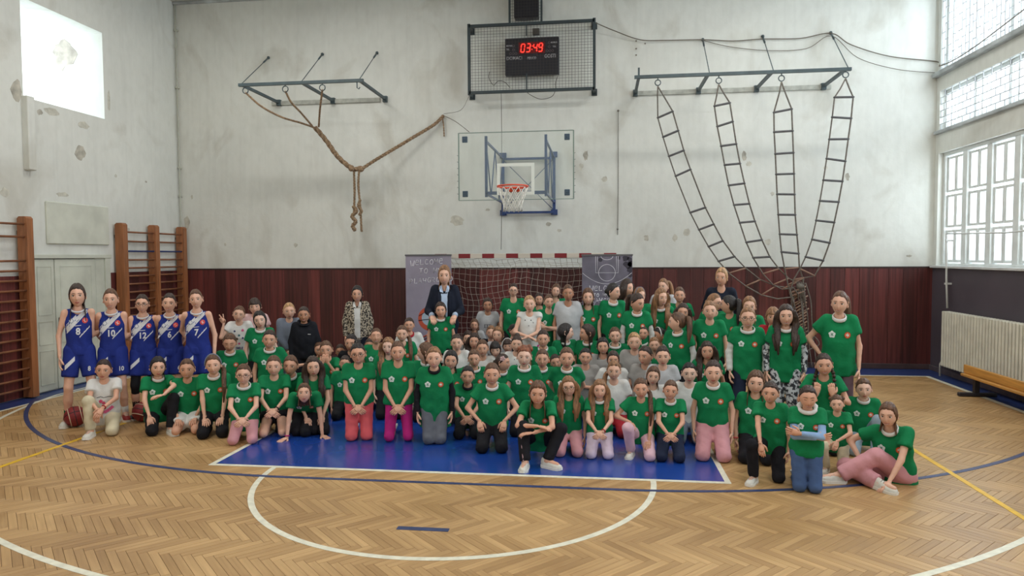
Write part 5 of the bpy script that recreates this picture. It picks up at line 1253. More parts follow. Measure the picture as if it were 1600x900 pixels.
HEAD_TOP = .101+.016
def person(pid, u, top, chin, Y, label, **o):
    """u = pixel column of the head, top/chin = pixel rows, Y = world depth of the torso (or kv = pixel row of the knees on the floor)"""
    o.setdefault('seed', pid*1.7); o.setdefault('hr', random.uniform(-5, 5)); seed = int(pid)
    mode = o.get('mode'); s = o.get('s', 1.0); kv = o.get('kv')
    y = Y if kv is None else -4.6
    for _ in range(6):
        P = px2((u, top), 1, y); zt = P[2]; X = P[0]
        lean = math.radians(o.get('lean', 4))
        rise = (.41+.130)*math.cos(lean)-.02*math.sin(lean)+HEAD_TOP*o.get('hs', 1.0)
        hz = zt/s-rise; m = mode
        if m is None:
            if hz > .60: m = 'crouch' if hz < .70 else 'stand'
            elif hz > .43: m = 'crouch'
            else: m = 'knee'
        if m == 'stand':
            hz_ = .735
            if o.get('fix_s'): pass
            else: s = zt/(hz_+rise)
            hz = hz_
        if m in ('knee', 'half'):
            if hz > .395: s = zt/(.395+rise); hz = .395
            if hz < .165: s = zt/(.165+rise); hz = .165
        if m == 'crouch': 
            if hz > .70: s = zt/(.70+rise); hz = .70
            hz = max(hz, .22)
        if kv is not None:
            fl = px2((u, kv), 2, 0.0)
            off = 0.
            if m in ('knee', 'half'): off = s*(math.sqrt(max(.0004, TH**2-(hz-.068)**2))+.05)
            else: off = .05*s
            y = fl[1]+off
    # head size measured from the photograph
    sc = abs(project((X, y, zt))[1]-project((X, y, zt-.2))[1])/.2
    hs = o.get('hs') or min(1.13, max(.90, ((chin-top)/sc)/(.214*s)))
    J = make_pose(m, hz, o)
    if m == 'crouch' or m == 'stand' or m in ('knee', 'half'): pass
    by = math.radians(o.get('by', 0)); face = math.atan2(CAM[0]-X, y-CAM[1])   # turn to the camera
    rz = face*.8+by
    hx = J['head']; off = rotz(rz)@(hx*s); 
    root = empty('person', (X-off[0], y, 0), rz); xs = 1-min(.12, max(0, (s-1)*.6)); root.scale = (s*xs, s, s)
    tag(root, label, 'person', o.get('group') or ('group photo people in green T-shirts' if o.get('shirt', 'green') == 'green' else 'group photo people in other tops'))
    Rh = rotz(math.radians(o.get('hy', 0))-by*.0)@rotx(math.radians(o.get('hp', 2)+o.get('lean', 4)*.2))@roty(math.radians(o['hr']))
    hc_ = J['head']+V3(0, 0, (1-hs)*.0)
    Hm = lambda p: hc_+Rh@(np.asarray(p)*hs)
    # body: torso, limbs, head, features and hands in one mesh
    V, F = body_mesh(J, o, True); fv, ff, fm = FACES[(1 if o.get('smile') else 0, 1 if o.get('closed') else 0)]
    mb = MB(); mb.add(V, F, 0, True); mb.add((hc_+(fv*hs)@Rh.T), ff, 0, True); mb.m[-len(ff):] = fm
    for n, sd in (('L', 1), ('R', -1)):
        if o.get('nohand') and n in o['nohand']: continue
        hd = np.array(J['hd'+n], float); nrm = np.array(J['hn'+n], float)
        if J['sp'+n]:           # two raised fingers
            hand_mesh(mb, J['w'+n], hd, nrm, sd, .12, .7, 1.12)
        else: hand_mesh(mb, J['w'+n], hd, nrm, sd, J['cu'+n], .12 if J['cu'+n] < .4 else .0, 1.12)
    me = mb; bo = local(me, 'body', [skin_mat(o.get('tone', 0)), M_EYE, M_IRIS, M_LIP, brow_mat(o.get('hc', 'dark')), M_TEETH], root)
    if o.get('back'): pass
    # clothes
    sh = o.get('shirt', 'green'); V, F = shirt_mesh(J, o); so = raw(o.get('sname', 'tshirt'), V, F, cloth(sh), root)
    bvh = BVHTree.FromPolygons([tuple(p) for p in V], [tuple(q) for q in F.tolist()])
    if o.get('badges', sh == 'green') and not o.get('back'):
        badge_flower(J, bvh, so); badge_round(J, bvh, so)
    if o.get('collar') and o['collar'] != sh: collar(J, so, o['collar'], o.get('cw', 1.))
    ls = o.get('ls')
    if ls:
        for n in 'LR':
            V2, F2 = sleeve_mesh(J, n, o.get('lsr', 0)); raw('long_sleeve', V2, F2, cloth(ls), root)
    pants = o.get('pants', 'black')
    if m in ('stand', 'crouch') or kv is not None or o.get('legsvis'): pass
    V, F = trousers_mesh(J, o); po = raw('shorts' if o.get('leglen', 1) < .5 else 'trousers', V, F, cloth(pants), root)
    if o.get('leggings'):
        o2 = dict(o); o2['leglen'] = 1.; o2['legloose'] = -.002; V, F = trousers_mesh(J, o2); raw('leggings', V, F, cloth(o['leggings']), root)
    build_hair(J, Hm, o, root)
    if o.get('glasses'): glasses(Hm, root)
    sm = {'w': M_SHOEW, 'b': M_SHOEB, 'r': M_SHOER}[o.get('shoes', 'w')]
    for n in 'LR': shoe(J, n, root, sm, o.get('sock'))
    if o.get('extra'): o['extra'](J, Hm, bvh, root, so, po, o)
    return root, J, Hm

# ---- prints and uniforms
M_JW = mat('jersey_white', (214, 216, 222), .7); M_JR = mat('jersey_red_badge', (206, 70, 62), .6)
def uniform(num, smallnum):
    def f(J, Hm, bvh, root, so, po, o):
        mb = MB()          # white diagonal band with ragged edge and a slim one
        n = 12
        for k in range(n):
            a, b = k/n, (k+1)/n
            X0, X1 = -.125+.215*a, -.125+.215*b; zc = lambda x: .205+(x+.125)*1.0
            for q in range(3):
                h0, h1 = -.045+.03*q, -.015+.03*q
                mb.add([(X0, zc(X0)+h0, 0), (X1, zc(X1)+h0, 0), (X1, min(.40, zc(X1)+h1), 0), (X0, min(.40, zc(X0)+h1), 0)], [(0, 1, 2, 3)], 0)
        for k in range(8): X0 = .012+.012*k; mb.add([(X0, .135+.012*k, 0), (X0+.012, .147+.012*k, 0), (X0+.012, .162+.012*k+(.004 if k % 2 else -.002), 0), (X0, .147+.012*k, 0)], [(0, 1, 2, 3)], 0)
        flat_disc(mb, .066, .300, .027, .001, 1, 0, 16, 2)
        for pts in ([(.052, .305), (.080, .292)], [(.066, .316), (.066, .284)]): flat_strip(mb, pts, .005, .002, 0)
        flat_disc(mb, -.062, .300, .022, .0012, 2, 4, 16, 2); flat_disc(mb, -.062, .300, .016, .002, 0, 4, 16, 2)
        proj_build(mb, J, bvh, 'jersey_print', [M_JW, M_JR, mat('jersey_grey', (130, 140, 160), .7)], so, .002)
        mb = MB(); flat_text(mb, num, 0.0, .168, .092, 0, 0, .95); flat_strip(mb, [(-.03, .252), (.03, .256)], .006, 0, 0)
        proj_build(mb, J, bvh, 'jersey_number', [M_JW], so, .009)
        me = po.data; pb = BVHTree.FromPolygons([tuple(v.co) for v in me.vertices], [tuple(p.vertices) for p in me.polygons])
        mb = MB(); flat_text(mb, smallnum, .095, -.185, .062, 0, 0, .9)
        for k in range(6):
            X0 = -.135+.016*k; zc = -.145+.014*k
            for q in range(2): mb.add([(X0, zc-.022+.022*q, 0), (X0+.016, zc-.010+.022*q, 0), (X0+.016, zc+.012+.022*q, 0), (X0, zc+.022*q, 0)], [(0, 1, 2, 3)], 0)
        proj_build(mb, J, pb, 'shorts_number', [M_JW], po, .007)
        tr = MB()
        c = [J['tw'](.062*math.cos(t), -.022+.056*math.sin(t), .408+.024*math.sin(t)) for t in np.linspace(0, 2*PI, 25)[:-1]]; tr.tube(c, .006, 5, closed=True, up=(0, 0, 1), flat=1.6)
        local(tr, 'jersey_trim', M_JW, so)
    return f
def prints(items, mats_, name='shirt_print'):
    def f(J, Hm, bvh, root, so, po, o):
        mb = MB()
        for it in items:
            if it[0] == 'd': flat_disc(mb, it[1], it[2], it[3], .0005*it[4], it[4], it[5] if len(it) > 5 else 0, 14, 2)
            elif it[0] == 't': flat_text(mb, it[1], it[2], it[3], it[4], .0005*it[5], it[5])
            else: flat_strip(mb, it[1], it[2], .0005*it[3], it[3], 3)
        proj_build(mb, J, bvh, name, mats_, so, .003)
    return f
def c2(n, rgb): return mat(n, rgb, .7)
def bracelet(n, c):
    def f(J, Hm, bvh, root, so, po, o):
        mb = MB(); w_, e = J['w'+n], J['e'+n]; u = (w_-e)/np.linalg.norm(w_-e); x = np.cross(u, V3(0, 1, .1)); x /= np.linalg.norm(x); y = np.cross(u, x)
        mb.tube([w_-u*.02+.0235*(x*math.cos(t)+y*math.sin(t)) for t in np.linspace(0, 2*PI, 13)[:-1]], .006, 6, closed=True, up=tuple(u)); local(mb, 'bracelet', cloth(c), root)
    return f
def chain(*fs):
    def f(*a):
        for g in fs: g(*a)
    return f
def jacket(mcol, shirtcol, open_=.045, lapel=True, cuffs=False):
    """open jacket: white shirt front seen between the two fronts"""
    def f(J, Hm, bvh, root, so, po, o):
        mb = MB(); nz = 14
        for k in range(nz):
            z0, z1 = -.10+.52*k/nz, -.10+.52*(k+1)/nz
            w0, w1 = [open_*(.9+.5*max(0, (z-.05)/.35)) if z < .38 else open_*1.0 for z in (z0, z1)]
            for q in range(4):
                a, b = -1+q*.5, -.5+q*.5; mb.add([(a*w0, z0, 0), (b*w0, z0, 0), (b*w1, z1, 0), (a*w1, z1, 0)], [(0, 1, 2, 3)], 0)
        proj_build(mb, J, bvh, 'blouse_front', [cloth(shirtcol)], so, .003)
        tr = MB()
        for s in (-1, 1):
            P = [J['hip']+J['T']@V3(open_*(1.0+.45*max(0, (z-.05)/.35))*s, -.1, z) for z in np.linspace(-.09, .37, 9)]; Q = []
            for p in P:
                h = bvh.ray_cast(Vector(p-J['T']@V3(0, .3, 0)), Vector(J['T']@V3(0, 1, 0)), 1); Q.append(np.array(h[0])-J['T']@V3(0, .004, 0) if h[0] else p)
            tr.tube(Q, np.interp(np.linspace(0, 1, 9), [0, .4, .85, 1], [.008, .012, .026, .016]), 8, flat=.35, up=(0, 1, 0))
            local(tr, 'lapel', cloth(mcol), so); tr = MB()
            c = MB(); a = J['tw'](.030*s, -.062, .425); c.add([a, J['tw'](.012*s, -.085, .36), J['tw'](.055*s, -.090, .372), J['tw'](.066*s, -.03, .43), J['tw'](.030*s, -.055, .437)], [(0, 1, 2, 3), (0, 3, 4)] if s > 0 else [(3, 2, 1, 0), (4, 3, 0)]); local(c, 'shirt_collar', cloth(shirtcol), so)
            if cuffs:
                n = 'L' if s < 0 else 'R'; w_, e = J['w'+n], J['e'+n]; u = (w_-e)/np.linalg.norm(w_-e); c = MB(); c.tube([w_-u*.005, w_+u*.016], .034, 12); local(c, 'cuff', cloth(shirtcol), root)
    return f
def hood(c):
    def f(J, Hm, bvh, root, so, po, o):
        mb = MB(); P = []
        for i in range(20):
            t = 2*PI*i/20; P.append(J['tw'](.075*math.cos(t), .0+.068*math.sin(t), .425+.03*math.sin(t)))
        mb.tube(P, [.021+.012*(math.sin(2*PI*i/20) > .2) for i in range(20)], 7, closed=True, up=(0, 0, 1)); local(mb, 'hood', cloth(c), so)
    return f
def side_stripe(n):
    def f(J, Hm, bvh, root, so, po, o):
        mb = MB(); h, k, a = J['h'+n], J['k'+n], J['a'+n]; d = V3(.0 if n == 'L' else 0, -.055, .02)
        mb.tube([k+V3(-.02, -.056, .01), (k+a)/2+V3(-.02, -.052, 0), a+V3(-.015, -.045, .02)], .006, 5, flat=.4, up=(0, 1, 0)); local(mb, 'trouser_stripe', cloth('palepink'), po)
    return f

G = 'green'; W_ = 'white'
PB = {}
# ---------------- five players in blue uniforms, standing at the left
def player(pid, u, t, c, y, num, sm, label, **k):
    k.setdefault('pants', 'royal'); k.setdefault('leglen', .38); k.setdefault('shirt', 'royal'); k.setdefault('sleeve', 0); k.setdefault('hem', -.04); k.setdefault('legloose', .004); k.setdefault('stance', .02); k.setdefault('loose', -.016)
    return person(pid, u, t, c, y, label, mode='stand', badges=False, sname='jersey', extra=uniform(num, sm), near=1, group='players in blue uniforms at the left', lean=2, **k)
player(1, 124, 443, 480, -4.45, '8', '8', 'person in blue and white jersey number 8 with grey shoes and green socks', hair='longback', hc='dark', arms=('down', 'hug'), hp=0, sock='teal', stance=.05, by=4)
player(2, 176, 450, 484, -4.25, '10', '10', 'person in blue and white jersey number 10 with white socks', hair='tied', hc='brown', arms=('behind', 'hug'), shoes='r', sock='white', smile=1, hr=0)
player(3, 225, 458, 488, -4.05, '12', '12', 'person in blue and white jersey number 12 with glasses and black leggings', hair='tied', hc='dark', arms=('hug', 'behind'), glasses=1, leggings='black', shoes='b', smile=1)
player(4, 267, 457, 488, -3.95, '6', '6', 'person in blue and white jersey number 6 standing fourth in the uniform row', hair='tied', hc='dark', arms=('behind', 'behind'), smile=1)
player(5, 309, 450, 481, -4.0, '7', '7', 'person in blue and white jersey number 7 at right end of uniform row', hair='tied', hc='brown', arms=('behind', 'down'), smile=1)
# ---------------- front row, left to right
F = lambda pid, u, t, c, kv, label, **k: person(pid, u, t, c, None, label, kv=kv, near=1, **k)
F(6, 166, 561, 594, 686, 'person in white T-shirt with pink print and cream trousers kneeling beside the basketball', mode='half', up='L', shirt=W_, pants='cream', hair='tied', hc='dark', tone=1, badges=False, collar=None,
  arms=[(-.03, -.36, .13, -1, .3, -.2, -.1, -.4, -1, .4), (.02, -.36, .15, 1, .3, -.2, -.5, -.5, -.8, .4)], extra=chain(bracelet('R', 'red'), prints([('s', [(-.07, .23), (-.03, .245), (.0, .23), (.05, .24), (.08, .235)], .006, 1), ('d', -.03, .19, .02, 0, 5), ('d', .0, .17, .017, 0, 3), ('s', [(-.09, .10), (-.04, .075), (0, .06), (.05, .085), (.09, .12)], .035, 2)], [c2('print_rose', (206, 70, 110)), c2('print_ink', (50, 50, 60)), c2('print_pink', (214, 92, 140))])))
F(7, 250, 557, 591, 684, 'person in green T-shirt and black trousers crouching with one knee up, leftmost in green', mode='half', up='R', hair='half', hc='black', collar='white', by=12, arms=[(-.12, -.28, .02, -1, .4, 0, .1, -.2, -1, .3), (.02, -.41, .27, .9, .0, .3, -1, -.15, -.1, .4)], foot=(-.02, -.04, 0), shoes='w')
F(8, 296, 560, 593, 684, 'person in green T-shirt and white shorts kneeling bare kneed, hands on thighs', mode='knee', hair='tied', hc='brown', tone=1, pants=W_, leglen=.34, arms='thigh', smile=1)
F(9, 337, 553, 589, 688, 'person in green T-shirt, black trousers and grey headband kneeling, long side ponytail', mode='knee', hair='sidepony', hc='brown', collar='white', headband='sweat', arms='thigh', smile=1)
F(10, 384, 568, 602, 698, 'person in green T-shirt, glasses and pale pink leggings kneeling with hands in lap', mode='knee', hair='tied', hc='brown', collar='white', cw=1.15, pants='pink', legloose=.002, glasses=1, arms='lap', smile=1)
F(11, 431, 555, 589, 687, 'person in green T-shirt kneeling bare kneed on the blue key, beaded bracelets', mode='knee', hair='tied', hc='brown', pants='black', leglen=.20, collar='green', arms='lap', smile=1, extra=bracelet('R', 'black'))
person(12, 461, 553, 586, -4.25, 'person in green T-shirt and black trousers looking out between two front kneelers', hair='tied', hc='brown', tone=1, collar='white', lean=12, hy=-6)
F(13, 492, 556, 588, 684, 'person in green T-shirt kneeling with hand on thigh behind the one leaning forward', mode='knee', hair='long', hc='dark', arms='thigh', by=6)
def lean_person():
    # kneeling on the key and leaning on both hands
    J = {}
    return person(14, 500, 587, 620, -4.35, 'person in green T-shirt and black trousers leaning forward on both hands, pink bracelet', mode='knee', near=1, lean=58, s=1.0, hair='half', hc='brown', hp=-20, hs=1.0,
      arms=[(-.20, -.44, -.27, -.8, .3, .2, -.6, -.8, -.12, .05), (.19, -.44, -.27, .8, .3, .2, .5, -.8, -.12, .05)], extra=bracelet('L', 'magenta'), by=3)
lean_person()
F(15, 562, 535, 570, 690, 'person in green T-shirt, glasses and salmon trousers kneeling upright with hands clasped', mode='knee', hair='bun', hc='black', tone=1, pants='salmon', arms='lap', glasses=1, smile=1, kw=.01, hem=-.02)
F(16, 624, 531, 564, 692, 'person in green T-shirt and magenta leggings kneeling upright with hands clasped', mode='knee', hair='tied', hc='brown', tone=1, pants='magenta', legloose=.0, arms='lap', smile=1, hem=-.02)
F(17, 680, 541, 578, 696, 'person in long green T-shirt over black sleeves with grey trousers, kneeling upright', mode='knee', hair='tied', hc='light', pants='dgrey', ls='black', collar='black', arms='down', hem=-.22, loose=.012, kw=-.01, smile=1)
F(18, 732, 571, 603, 688, 'person in green T-shirt with black collar kneeling, grey cloth over lap', mode='knee', hair='tied', hc='black', tone=1, collar='black', arms='lap', hr=4)
F(19, 770, 566, 602, 710, 'person in green T-shirt with white shirt collar and black trousers, fists on thighs', mode='knee', hair='tied', hc='brown', tone=1, collar='white', arms=[(-.13, -.18, .07, -1, .4, 0, .2, -.7, -.9, .8), (.13, -.18, .07, 1, .4, 0, -.2, -.7, -.9, .8)], smile=1)
def sit_opts(**k): return k
F(20, 843, 590, 627, 716, 'person in green T-shirt sitting with arms round raised knee, black trousers with pink stripe', mode='custom', s=.98, hair='longback', hc='brown', tone=1, lean=20, pants='black', smile=1, arms=[(.0, -.36, .21, -1, -.2, -.5, 1, -.2, -.15, .3), (-.04, -.38, .15, 1, -.2, -.5, -1, -.1, -.1, .3)],
  legs={'L': ((-.14, -.26, .38), (-.12, -.40, .065)), 'R': ((.17, -.24, .26), (.09, -.36, .065))}, toe={'R': (.10, -.06, -.02), 'L': (-.02, -.13, -.035)}, extra=side_stripe('L'))
F(21, 889, 587, 621, 716, 'person in green T-shirt, glasses and pink trousers kneeling, very long hair', mode='knee', hair='long', hc='light', pants='pink', arms='down', glasses=1, smile=1)
F(22, 937, 592, 627, 719, 'person in green T-shirt and pale lavender trousers kneeling with clasped hands', mode='knee', hair='long', hc='light', pants='lavender', collar='white', arms='lap', smile=1, extra=bracelet('R', 'red'))
F(23, 1001, 590, 626, 722, 'person in green T-shirt and pale pink trousers kneeling with left knee raised a little', mode='half', up='L', hair='sidepony', hc='brown', tone=1, pants='palepink', collar='green', arms='thigh', foot=(.0, .14, 0))
F(24, 1047, 593, 628, 724, 'person in green T-shirt and navy trousers kneeling with hands together in lap', mode='knee', hair='tied', hc='brown', tone=1, pants='navy', collar='white', arms='lap', smile=1)
F(25, 1113, 562, 602, 723, 'person in green T-shirt and pink trousers kneeling upright, arms hanging at sides', mode='knee', hair='tied', hc='dark', tone=0, pants='pink', legloose=.016, collar='white', arms='down', hem=-.06)
F(26, 1179, 578, 617, 728, 'person in green T-shirt kneeling with pink wristband, behind the one with raised knee', mode='knee', hair='longback', hc='brown', pants='black', arms='down', tone=0, smile=1, extra=bracelet('L', 'salmon'))
F(27, 1202, 595, 631, 755, 'person in green T-shirt and black trousers on one knee, hand over raised knee', mode='half', up='L', hair='tied', hc='dark', tone=1, collar='green', by=-8, arms=[(-.06, -.36, .04, -1, .3, 0, .2, -.3, -1, .4), 'down'], smile=1, foot=(.02, .0, 0))
F(28, 1260, 601, 641, 772, 'person in green T-shirt over light blue sleeves with crossed arms and blue jeans', mode='knee', hair='tied', hc='dark', tone=1, pants='jeans', ls='ltblue', arms='cross', closed=1, smile=1, hp=6, extra=hood('white'), hem=-.05, loose=.008, by=3, kw=.0)
F(29, 1306, 616, 652, 742, 'person in green T-shirt and cream trousers kneeling with hair in two buns', mode='half', up='L', hair='buns', hc='brown', pants='cream', by=-6, arms=['thigh', (.02, -.28, .10, 1, .3, 0, -.3, -.4, -1, .4)], smile=1, foot=(0, .1, 0))
F(30, 1347, 590, 627, 716, 'person in green T-shirt and pale jeans crouching behind the one sitting on the floor', mode='half', up='R', hair='tied', hc='brown', pants='ltjeans', collar='white', arms='down', tone=3)
F(31, 1380, 622, 660, 753, 'person in green T-shirt and pink trousers sitting on the floor with big white shoes', mode='custom', s=1.05, hair='half', hc='brown', lean=14, roll=-4, by=-16, pants='pink', legloose=.018, collar='white', smile=1, tone=0,
  arms=[(-.24, -.16, .10, -1, .3, 0, -.2, -.5, -1, .3), (.02, -.34, .02, 1, .3, 0, -.6, -.5, -.6, .4)], legs={'L': ((-.36, -.16, .10), (-.06, -.34, .055)), 'R': ((-.10, -.30, .40), (-.36, -.36, .065))}, toe={'L': (.12, -.04, -.01), 'R': (-.11, -.07, -.03)})
# ---------------- right block, standing and crouching
person(32, 1285, 551, 587, -4.6, 'person in green T-shirt with two braids holding both hands at the shoulders', hair='braids', hc='dark', tone=1, arms='shoulder', smile=1)
person(33, 1309, 453, 491, -4.25, 'tall person in green T-shirt and mauve trousers, hand on hip, at right end', mode='stand', hair='pony', pside=.5, hc='brown', pants='mauve', legloose=.0, collar='white', arms=('hip', 'down'), near=1, hem=-.12, smile=1, hy=-12, loose=.008)
person(34, 1226, 475, 510, -4.15, 'person in green T-shirt over camouflage sleeves and trousers, long dark hair', mode='stand', hair='long', hc='dark', pants='camo', legloose=.02, ls='camo', collar='white', arms='down', near=1, hem=-.14, smile=1, loose=.01)
person(35, 1167, 479, 514, -4.0, 'person with glasses in green T-shirt over white long sleeves and navy trousers', mode='stand', hair='tied', hc='light', pants='navy', ls='white', lsr=.004, collar='white', cw=1.2, glasses=1, arms='down', near=1, hem=-.13, smile=1, loose=.008)
person(36, 1206, 480, 511, -3.2, 'person in red top looking over the shoulder of the camouflage sleeves', hair='short', bangs=1, hc='light', shirt='red', badges=False, tone=1)
person(37, 1169, 463, 494, -2.9, 'person in green T-shirt half hidden behind the one with glasses and white sleeves', hair='longback', hc='light')
person(38, 1138, 461, 491, -2.8, 'person with long black ponytail turned away to the left, in green and white', hair='pony', pside=.6, hc='black', hy=-75, by=-30, ls='white', tone=1)
person(39, 1115, 458, 487, -2.5, 'person with glasses in profile facing right, in front of the dark blue sweater', hair='tied', hc='light', hy=55, glasses=1)
person(40, 1108, 469, 500, -3.4, 'smiling person in green T-shirt standing below the adult in dark blue sweater', mode='stand', hair='tied', hc='light', collar='green', arms='down', smile=1, near=1)
person(41, 1126, 417, 448, -1.9, 'adult in dark blue sweater with short hair standing before red boards', mode='stand', hair='short', hc='blond', shirt='dknavy', sleeve=1, badges=False, pants='black', arms='behind', smile=1, hy=-14, tone=1, hs=.95, neckhole=.05)
person(42, 1058, 488, 519, -3.4, 'person facing left with loose ponytail, green T-shirt over white sleeves', hair='pony', pside=.7, hc='brown', hy=-70, by=-25, ls='white', collar='white', near=1)
person(43, 1066, 474, 504, -2.6, 'person in green T-shirt half hidden behind a white hair bow', hair='long', hc='dark', tone=1, bow=('white', (-.03, -.09, -.035)))
person(44, 1061, 447, 473, -1.7, 'person in green T-shirt standing at back, below red boards, head above the bow', mode='stand', hair='tied', hc='brown', tone=1, smile=1, fix_s=0)
person(45, 1036, 433, 458, -1.2, 'person at back in dark and white striped top, head turned left', mode='stand', hair='pony', pside=.6, hc='light', shirt='ltgrey', badges=False, hy=-25)
person(46, 1032, 450, 479, -2.3, 'person in green T-shirt with long loose hair looking to the right', mode='stand', hair='long', hc='light', hy=28, collar='white', smile=1)
person(47, 995, 458, 489, -2.6, 'person in green T-shirt over white sleeves looking down to the right', mode='stand', hair='pony', pside=-.1, hc='dark', hy=45, hp=12, ls='white', collar='white', tone=1, arms='down', smile=1)
person(48, 999, 448, 474, -1.7, 'person mostly hidden at back between white top and long hair, head band', mode='stand', hair='short', hc='light', hy=30, shirt='green', headband='sweat')
person(49, 979, 436, 465, -1.45, 'person in white T-shirt and dark jacket looking right, before slate banner', mode='stand', hair='long', hc='dark', hy=50, shirt='dknavy', sleeve=1, badges=False, extra=jacket('dknavy', 'white', .06))
person(50, 958, 441, 469, -2.0, 'person in green T-shirt in profile facing right, before slate banner', mode='stand', hair='tied', hc='black', hy=50, by=12, collar='white', smile=1, near=1)
person(51, 919, 450, 478, -2.0, 'person in green T-shirt standing at left edge of slate banner, smiling', mode='stand', hair='longback', hc='brown', collar='green', smile=1)
person(52, 888, 443, 470, -2.1, 'tall person in plain pale grey T-shirt and magenta trousers standing', mode='stand', hair='lowbun', hc='brown', tone=2, shirt='ltgrey', badges=False, pants='magenta', arms='down', hem=-.16, loose=.014)
person(53, 869, 441, 463, -1.1, 'person in green T-shirt with tilted head at back before the goal net', mode='stand', hair='bob', hc='brown', hr=10, smile=1)
person(54, 858, 458, 481, -2.0, 'person in green T-shirt with folded arms left of the pale grey T-shirt', mode='stand', hair='tied', hc='brown', arms='cross', by=12)
person(55, 843, 455, 475, -1.35, 'person in green T-shirt at back in front of net, behind sleeveless white top', mode='stand', hair='bob', hc='dark', tone=1)
person(56, 828, 461, 488, -2.35, 'person in sleeveless white top and magenta trousers with arms held together', mode='stand', hair='tied', hc='blond', shirt='white', sleeve=.12, badges=False, pants='magenta', arms=[(-.02, -.20, .12, -1, .1, -.4, 1, -.1, -.4, .3), (-.06, -.22, .10, 1, .1, -.4, -1, -.1, -.2, .3)], hem=-.05, extra=prints([('d', -.06, .33, .008, 0), ('d', .02, .33, .008, 0), ('d', -.01, .26, .006, 0), ('d', .05, .30, .006, 0), ('d', .03, .12, .006, 0)], [c2('print_ink', (50, 50, 60))]))
person(57, 803, 440, 462, -1.3, 'person with glasses in green T-shirt standing alone before the net, arms down', mode='stand', hair='tied', hc='dark', glasses=1, collar='green', arms='down', hem=-.10, near=1)
person(58, 763, 464, 486, -1.15, 'small person in grey T-shirt with dark square print before the net', mode='stand', hair='short', hc='dark', tone=2, shirt='ltgrey', badges=False, hs=1.13, extra=prints([('s', [(-.06, .23), (.06, .23)], .006, 0), ('s', [(-.06, .18), (.06, .18)], .006, 0), ('s', [(-.05, .18), (-.05, .23)], .01, 0), ('s', [(-.01, .18), (-.01, .23)], .01, 0), ('s', [(.03, .18), (.03, .23)], .01, 0), ('s', [(-.04, .15), (.04, .15)], .004, 0)], [c2('print_ink', (50, 50, 60))]))
person(59, 742, 497, 516, -1.7, 'small person in pale grey T-shirt sitting low by the net, curly hair', hair='half', hc='brown', shirt='ltgrey', badges=False, tone=1, s=.85, smile=1)
person(60, 768, 508, 530, -1.9, 'person peeking out behind the light brown bobbed hair, near the net', hair='tied', hc='light', shirt='dknavy', badges=False, s=.9)
person(61, 779, 510, 535, -2.3, 'person with light brown bobbed hair in pale top, face turned left', hair='bob', hc='light', shirt='ltgrey', badges=False, hy=-12, s=.95)
person(62, 732, 517, 541, -2.1, 'person with long dark hair almost hidden beside the white T-shirt', hair='longback', hc='dark', shirt='grey', badges=False, s=.9)
person(63, 742, 520, 545, -2.45, 'person in white top with long dark hair under the curly haired small one', hair='long', hc='dark', tone=1, shirt='white', badges=False, s=.95)
person(64, 715, 521, 548, -2.95, 'smiling person in plain white T-shirt below the dark blazer hem', hair='tied', hc='dark', shirt='white', badges=False, smile=1)
person(65, 755, 530, 557, -2.75, 'person in white top smiling, right of the two long dark heads', hair='tied', hc='brown', shirt='white', badges=False, tone=1, smile=1)
person(66, 775, 532, 557, -2.65, 'person with black fringe in dark top above the flowered hair tie', hair='bob', bangs=1, hc='black', shirt='black', badges=False, tone=3, hp=8)
person(67, 786, 552, 579, -3.35, 'person with pink flower in hair facing right, green T-shirt over white', hair='lowbun', hc='dark', hy=70, tone=1, collar='white', bow=('pinkish', (-.055, -.02, .055)))
person(68, 794, 528, 551, -2.5, 'person with fringe and white cap band between floral blouse and black fringe', hair='short', bangs=1, hc='dark', shirt='white', badges=False, headband='white', s=.9)
person(69, 808, 523, 549, -2.85, 'smiling person in white floral blouse with red hair band on top', hair='bun', hc='dark', scrunchie='red', shirt='white', badges=False, smile=1, hr=4, extra=prints([('d', -.03, .34, .006, 0, 5), ('d', .03, .32, .006, 0, 5), ('d', 0, .28, .006, 0, 5), ('d', -.04, .26, .006, 0, 5), ('d', .05, .25, .006, 0, 5)], [c2('print_navy', (60, 66, 110))]))
person(70, 803, 504, 524, -2.0, 'person in black seen over the red hair band, head turned right', hair='lowbun', hc='black', shirt='black', badges=False, hy=50, s=.95)
person(71, 742, 545, 573, -3.45, 'person in green T-shirt with wide white collar behind the black collar', hair='tied', hc='brown', tone=1, collar='white', cw=1.2)
person(72, 706, 547, 579, -3.75, 'smiling person in green T-shirt with dark hair right of the long green shirt', hair='half', hc='black', tone=1, smile=1, hr=4)
person(73, 820, 540, 576, -4.2, 'person in green T-shirt over white turtleneck with reddish pinned up hair', hair='updo', hc='auburn', tone=3, collar='white', cw=1.15, hr=3, near=1)
person(74, 848, 545, 576, -3.4, 'person in green and white between the reddish hair and the tilted head', hair='tied', hc='brown', tone=1, collar='white')
person(75, 869, 552, 577, -3.1, 'person with tilted head frowning, half hidden in green behind front standing pair', hair='tied', hc='dark', hr=-14, tone=1)
person(76, 886, 542, 577, -4.2, 'person in green T-shirt with white neckline standing out above the glasses', hair='tied', hc='brown', tone=1, collar='white', near=1, arms='behind')
person(77, 849, 515, 544, -2.9, 'person in green T-shirt with white collar just below the sleeveless white top', hair='tied', hc='dark', tone=1, collar='white', smile=1)
person(78, 884, 505, 532, -2.7, 'person in green T-shirt facing right in profile with black hair behind ear', hair='longback', hc='black', hy=75, by=20, collar='white', tone=3)
person(79, 918, 506, 533, -2.7, 'person in green T-shirt facing left in profile with long dark hair', hair='longback', hc='dark', hy=-60, by=-12, collar='white', tone=1)
person(80, 915, 542, 570, -3.35, 'person in plain grey T-shirt left of two other grey shirts', hair='tied', hc='black', tone=1, shirt='grey', badges=False, smile=1, loose=.01)
